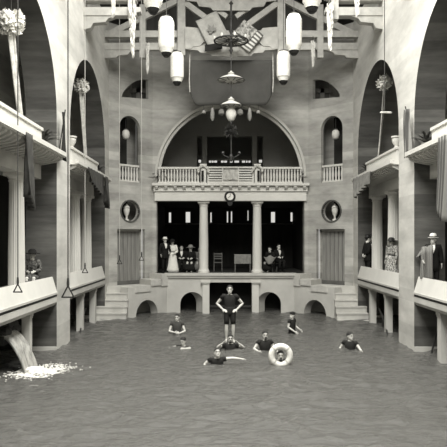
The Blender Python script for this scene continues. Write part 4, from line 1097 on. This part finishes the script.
def stool(x, y, label, h=.42):
    t = thing('stool', (x, y, FZ if abs(x) < 4 else 1.8), label, 'stool'); z = WL[t.name].z
    MB().lathe([(.18, h - .05), (.19, h - .02), (.19, h)], (x, y, z), 18).build('seat', 'trussd', t)
    for a in (.8, 2.4, 4, 5.5): MB().tube([(x + .12 * math.cos(a), y + .12 * math.sin(a), z + h - .04), (x + .17 * math.cos(a), y + .17 * math.sin(a), z)], .016, 6).build('leg', 'trussd', t)
def sitter(px, d, rz, label, slabel, **kw):
    x = hp(px, d); z = kw.pop('z', FZ)
    person((x, d, z), rz, label, SIT, vox=V12, **kw)
    stool(x - .06 * math.sin(rz), d + .06 * math.cos(rz), slabel)
sitter(181.5, 30.7, .1, 'seated man in a dark suit with white shirt front, third from left in hall', 'stool under the seated man with the white shirt front', outfit='suit', cloth='wool', h=1.72)
sitter(190.5, 30.6, -.1, 'seated woman in a dark dress beside the left hall column', 'stool under the woman in the dark dress', outfit='lady', cloth=('wool', 'wool'), hat=('wide', 'cmid', None), h=1.68)
sitter(199.5, 31.2, .0, 'seated woman in a grey dress half hidden by the left hall column', 'stool under the half hidden woman in grey', outfit='lady', cloth=('cmid', 'cmid'), h=1.6)
sitter(269.5, 30.8, -.5, 'seated woman in dark dress with a pale shawl right of the right hall column', 'stool behind the woman with the pale shawl', outfit='lady', cloth=('wool', 'wool'), h=1.62)
a = P(270, 259, 30.25)
o = MB().grid(lambda u, v: (a.x + (u - .5) * .62 * (1 - .75 * v) - .03 * v, 30.22 - .05 * math.sin(PI * u), a.z + .13 + .05 * math.cos((u - .5) * 9) * (1 - v) - .38 * v), 16, 8).build('folded_shawl', 'cmid', origin=a, smooth=180, thick=.03)
tag(o, 'pale heart-shaped shawl held up beside the right hall column', 'shawl')
sitter(279, 31.2, .3, 'seated man in dark suit facing left, farthest right in the hall', 'stool under the seated man farthest right in the hall', outfit='suit', cloth='wool', h=1.8)
# gallery people
GZ = 1.8
def gx(sg, o): return sg * o
SITL = dict(SIT)
person((-6.08, 18.5, GZ), .12, 'seated woman in a dark frilled dress leaning at the near left parapet', SITL, h=1.66, outfit='lady', cloth=('frilld', 'frilld'), hat=('wide', 'wool', None), vox=V12)
stool(-6.08, 18.56, 'stool under the woman at the near left parapet')
person((5.79, 26.40, GZ), 1.75, 'man in dark suit and bowler hat turned away at the far right parapet', dict(elL=(.28, .06, 1.16), wrL=(.14, .14, .98), elR=(-.27, .06, 1.15), wrR=(-.12, .14, .96), shL=(.18, .01, 1.42)), h=1.76, outfit='suit', cloth='wool', hat=('bowler', 'black', None), vox=V12)
person((6.03, 26.74, GZ), -.9, 'man in dark suit and bowler hat facing his companion, beside the far right column', {}, h=1.78, outfit='suit', cloth='wool', hat=('bowler', 'black', None), vox=V12)
person((6.0, 23.45, GZ), -.9, 'woman in a speckled frilly dress and dark hat beside the right pier', {}, h=1.62, outfit='lady', cloth=('frill', 'frill'), hat=('wide', 'black', None), vox=V12)
o, J, kid, H = person((5.97, 18.75, GZ), -.35, 'man in white hat with a striped robe over his shoulder at the near right parapet', dict(
    elR=(-.38, .02, 1.17), wrR=(-.30, -.20, 1.0)), h=1.72, outfit='suit', cloth='wool', hat=('bowler', 'linen', 'wool'), vox=V12, yaw=-.4)
def robe(u, v):
    x = -.31 + .30 * u - .05 * v * (1 - u); y = -.20 - .03 * math.sin(u * 9) + .05 * v
    if v < .15: y += .13 * (1 - v / .15)
    return V((x, y, 1.45 - 1.02 * v - .07 * (1 - u) * (1 - v)))
kid('striped_robe', MB().grid(robe, 20, 16), 'robe', True, .02)
def rsl(u, v): a = 2 * PI * u; e = V((-.20, .0, 1.42)).lerp(V((-.40, .0, 1.12)), v); return e + V((math.cos(a) * .10, math.sin(a) * .10, math.cos(a) * .05))
kid('robe_sleeve', MB().grid(rsl, 16, 6), 'robe')

# ------------------------------------------------------------------ light, camera
w = bpy.data.worlds.new('World'); SC.world = w; w.use_nodes = True
bg = w.node_tree.nodes['Background']; bg.inputs['Color'].default_value = (1, .99, .95, 1); bg.inputs['Strength'].default_value = .8
def area(name, loc, sx, sy, power, rot=(0, 0, 0)):
    l = bpy.data.lights.new(name, 'AREA'); l.shape = 'RECTANGLE'; l.size = sx; l.size_y = sy; l.energy = power; l.color = (1, .985, .93)
    o = bpy.data.objects.new(name, l); COL.objects.link(o); o.location = loc; o.rotation_euler = rot; return o
area('skylight', (0, 9.6, 15.5), 5.7, 23.6, 8000)
cam = bpy.data.cameras.new('Camera'); cam.sensor_width = 36; cam.lens = F / 447 * 36
cam.shift_x = 2 / 447; cam.shift_y = 16.5 / 447; cam.clip_end = 200
co = bpy.data.objects.new('Camera', cam); COL.objects.link(co); co.location = (CAMX, 0, CAMZ); co.rotation_euler = (PI / 2, 0, 0)
SC.camera = co
SC.view_settings.view_transform = 'Standard'; SC.view_settings.look = 'None'; SC.view_settings.gamma = 1; SC.view_settings.exposure = 0
SC.view_settings.use_curve_mapping = False
try: SC.cycles.use_denoising = True; SC.cycles.max_bounces = 8; SC.cycles.diffuse_bounces = 5
except Exception: pass
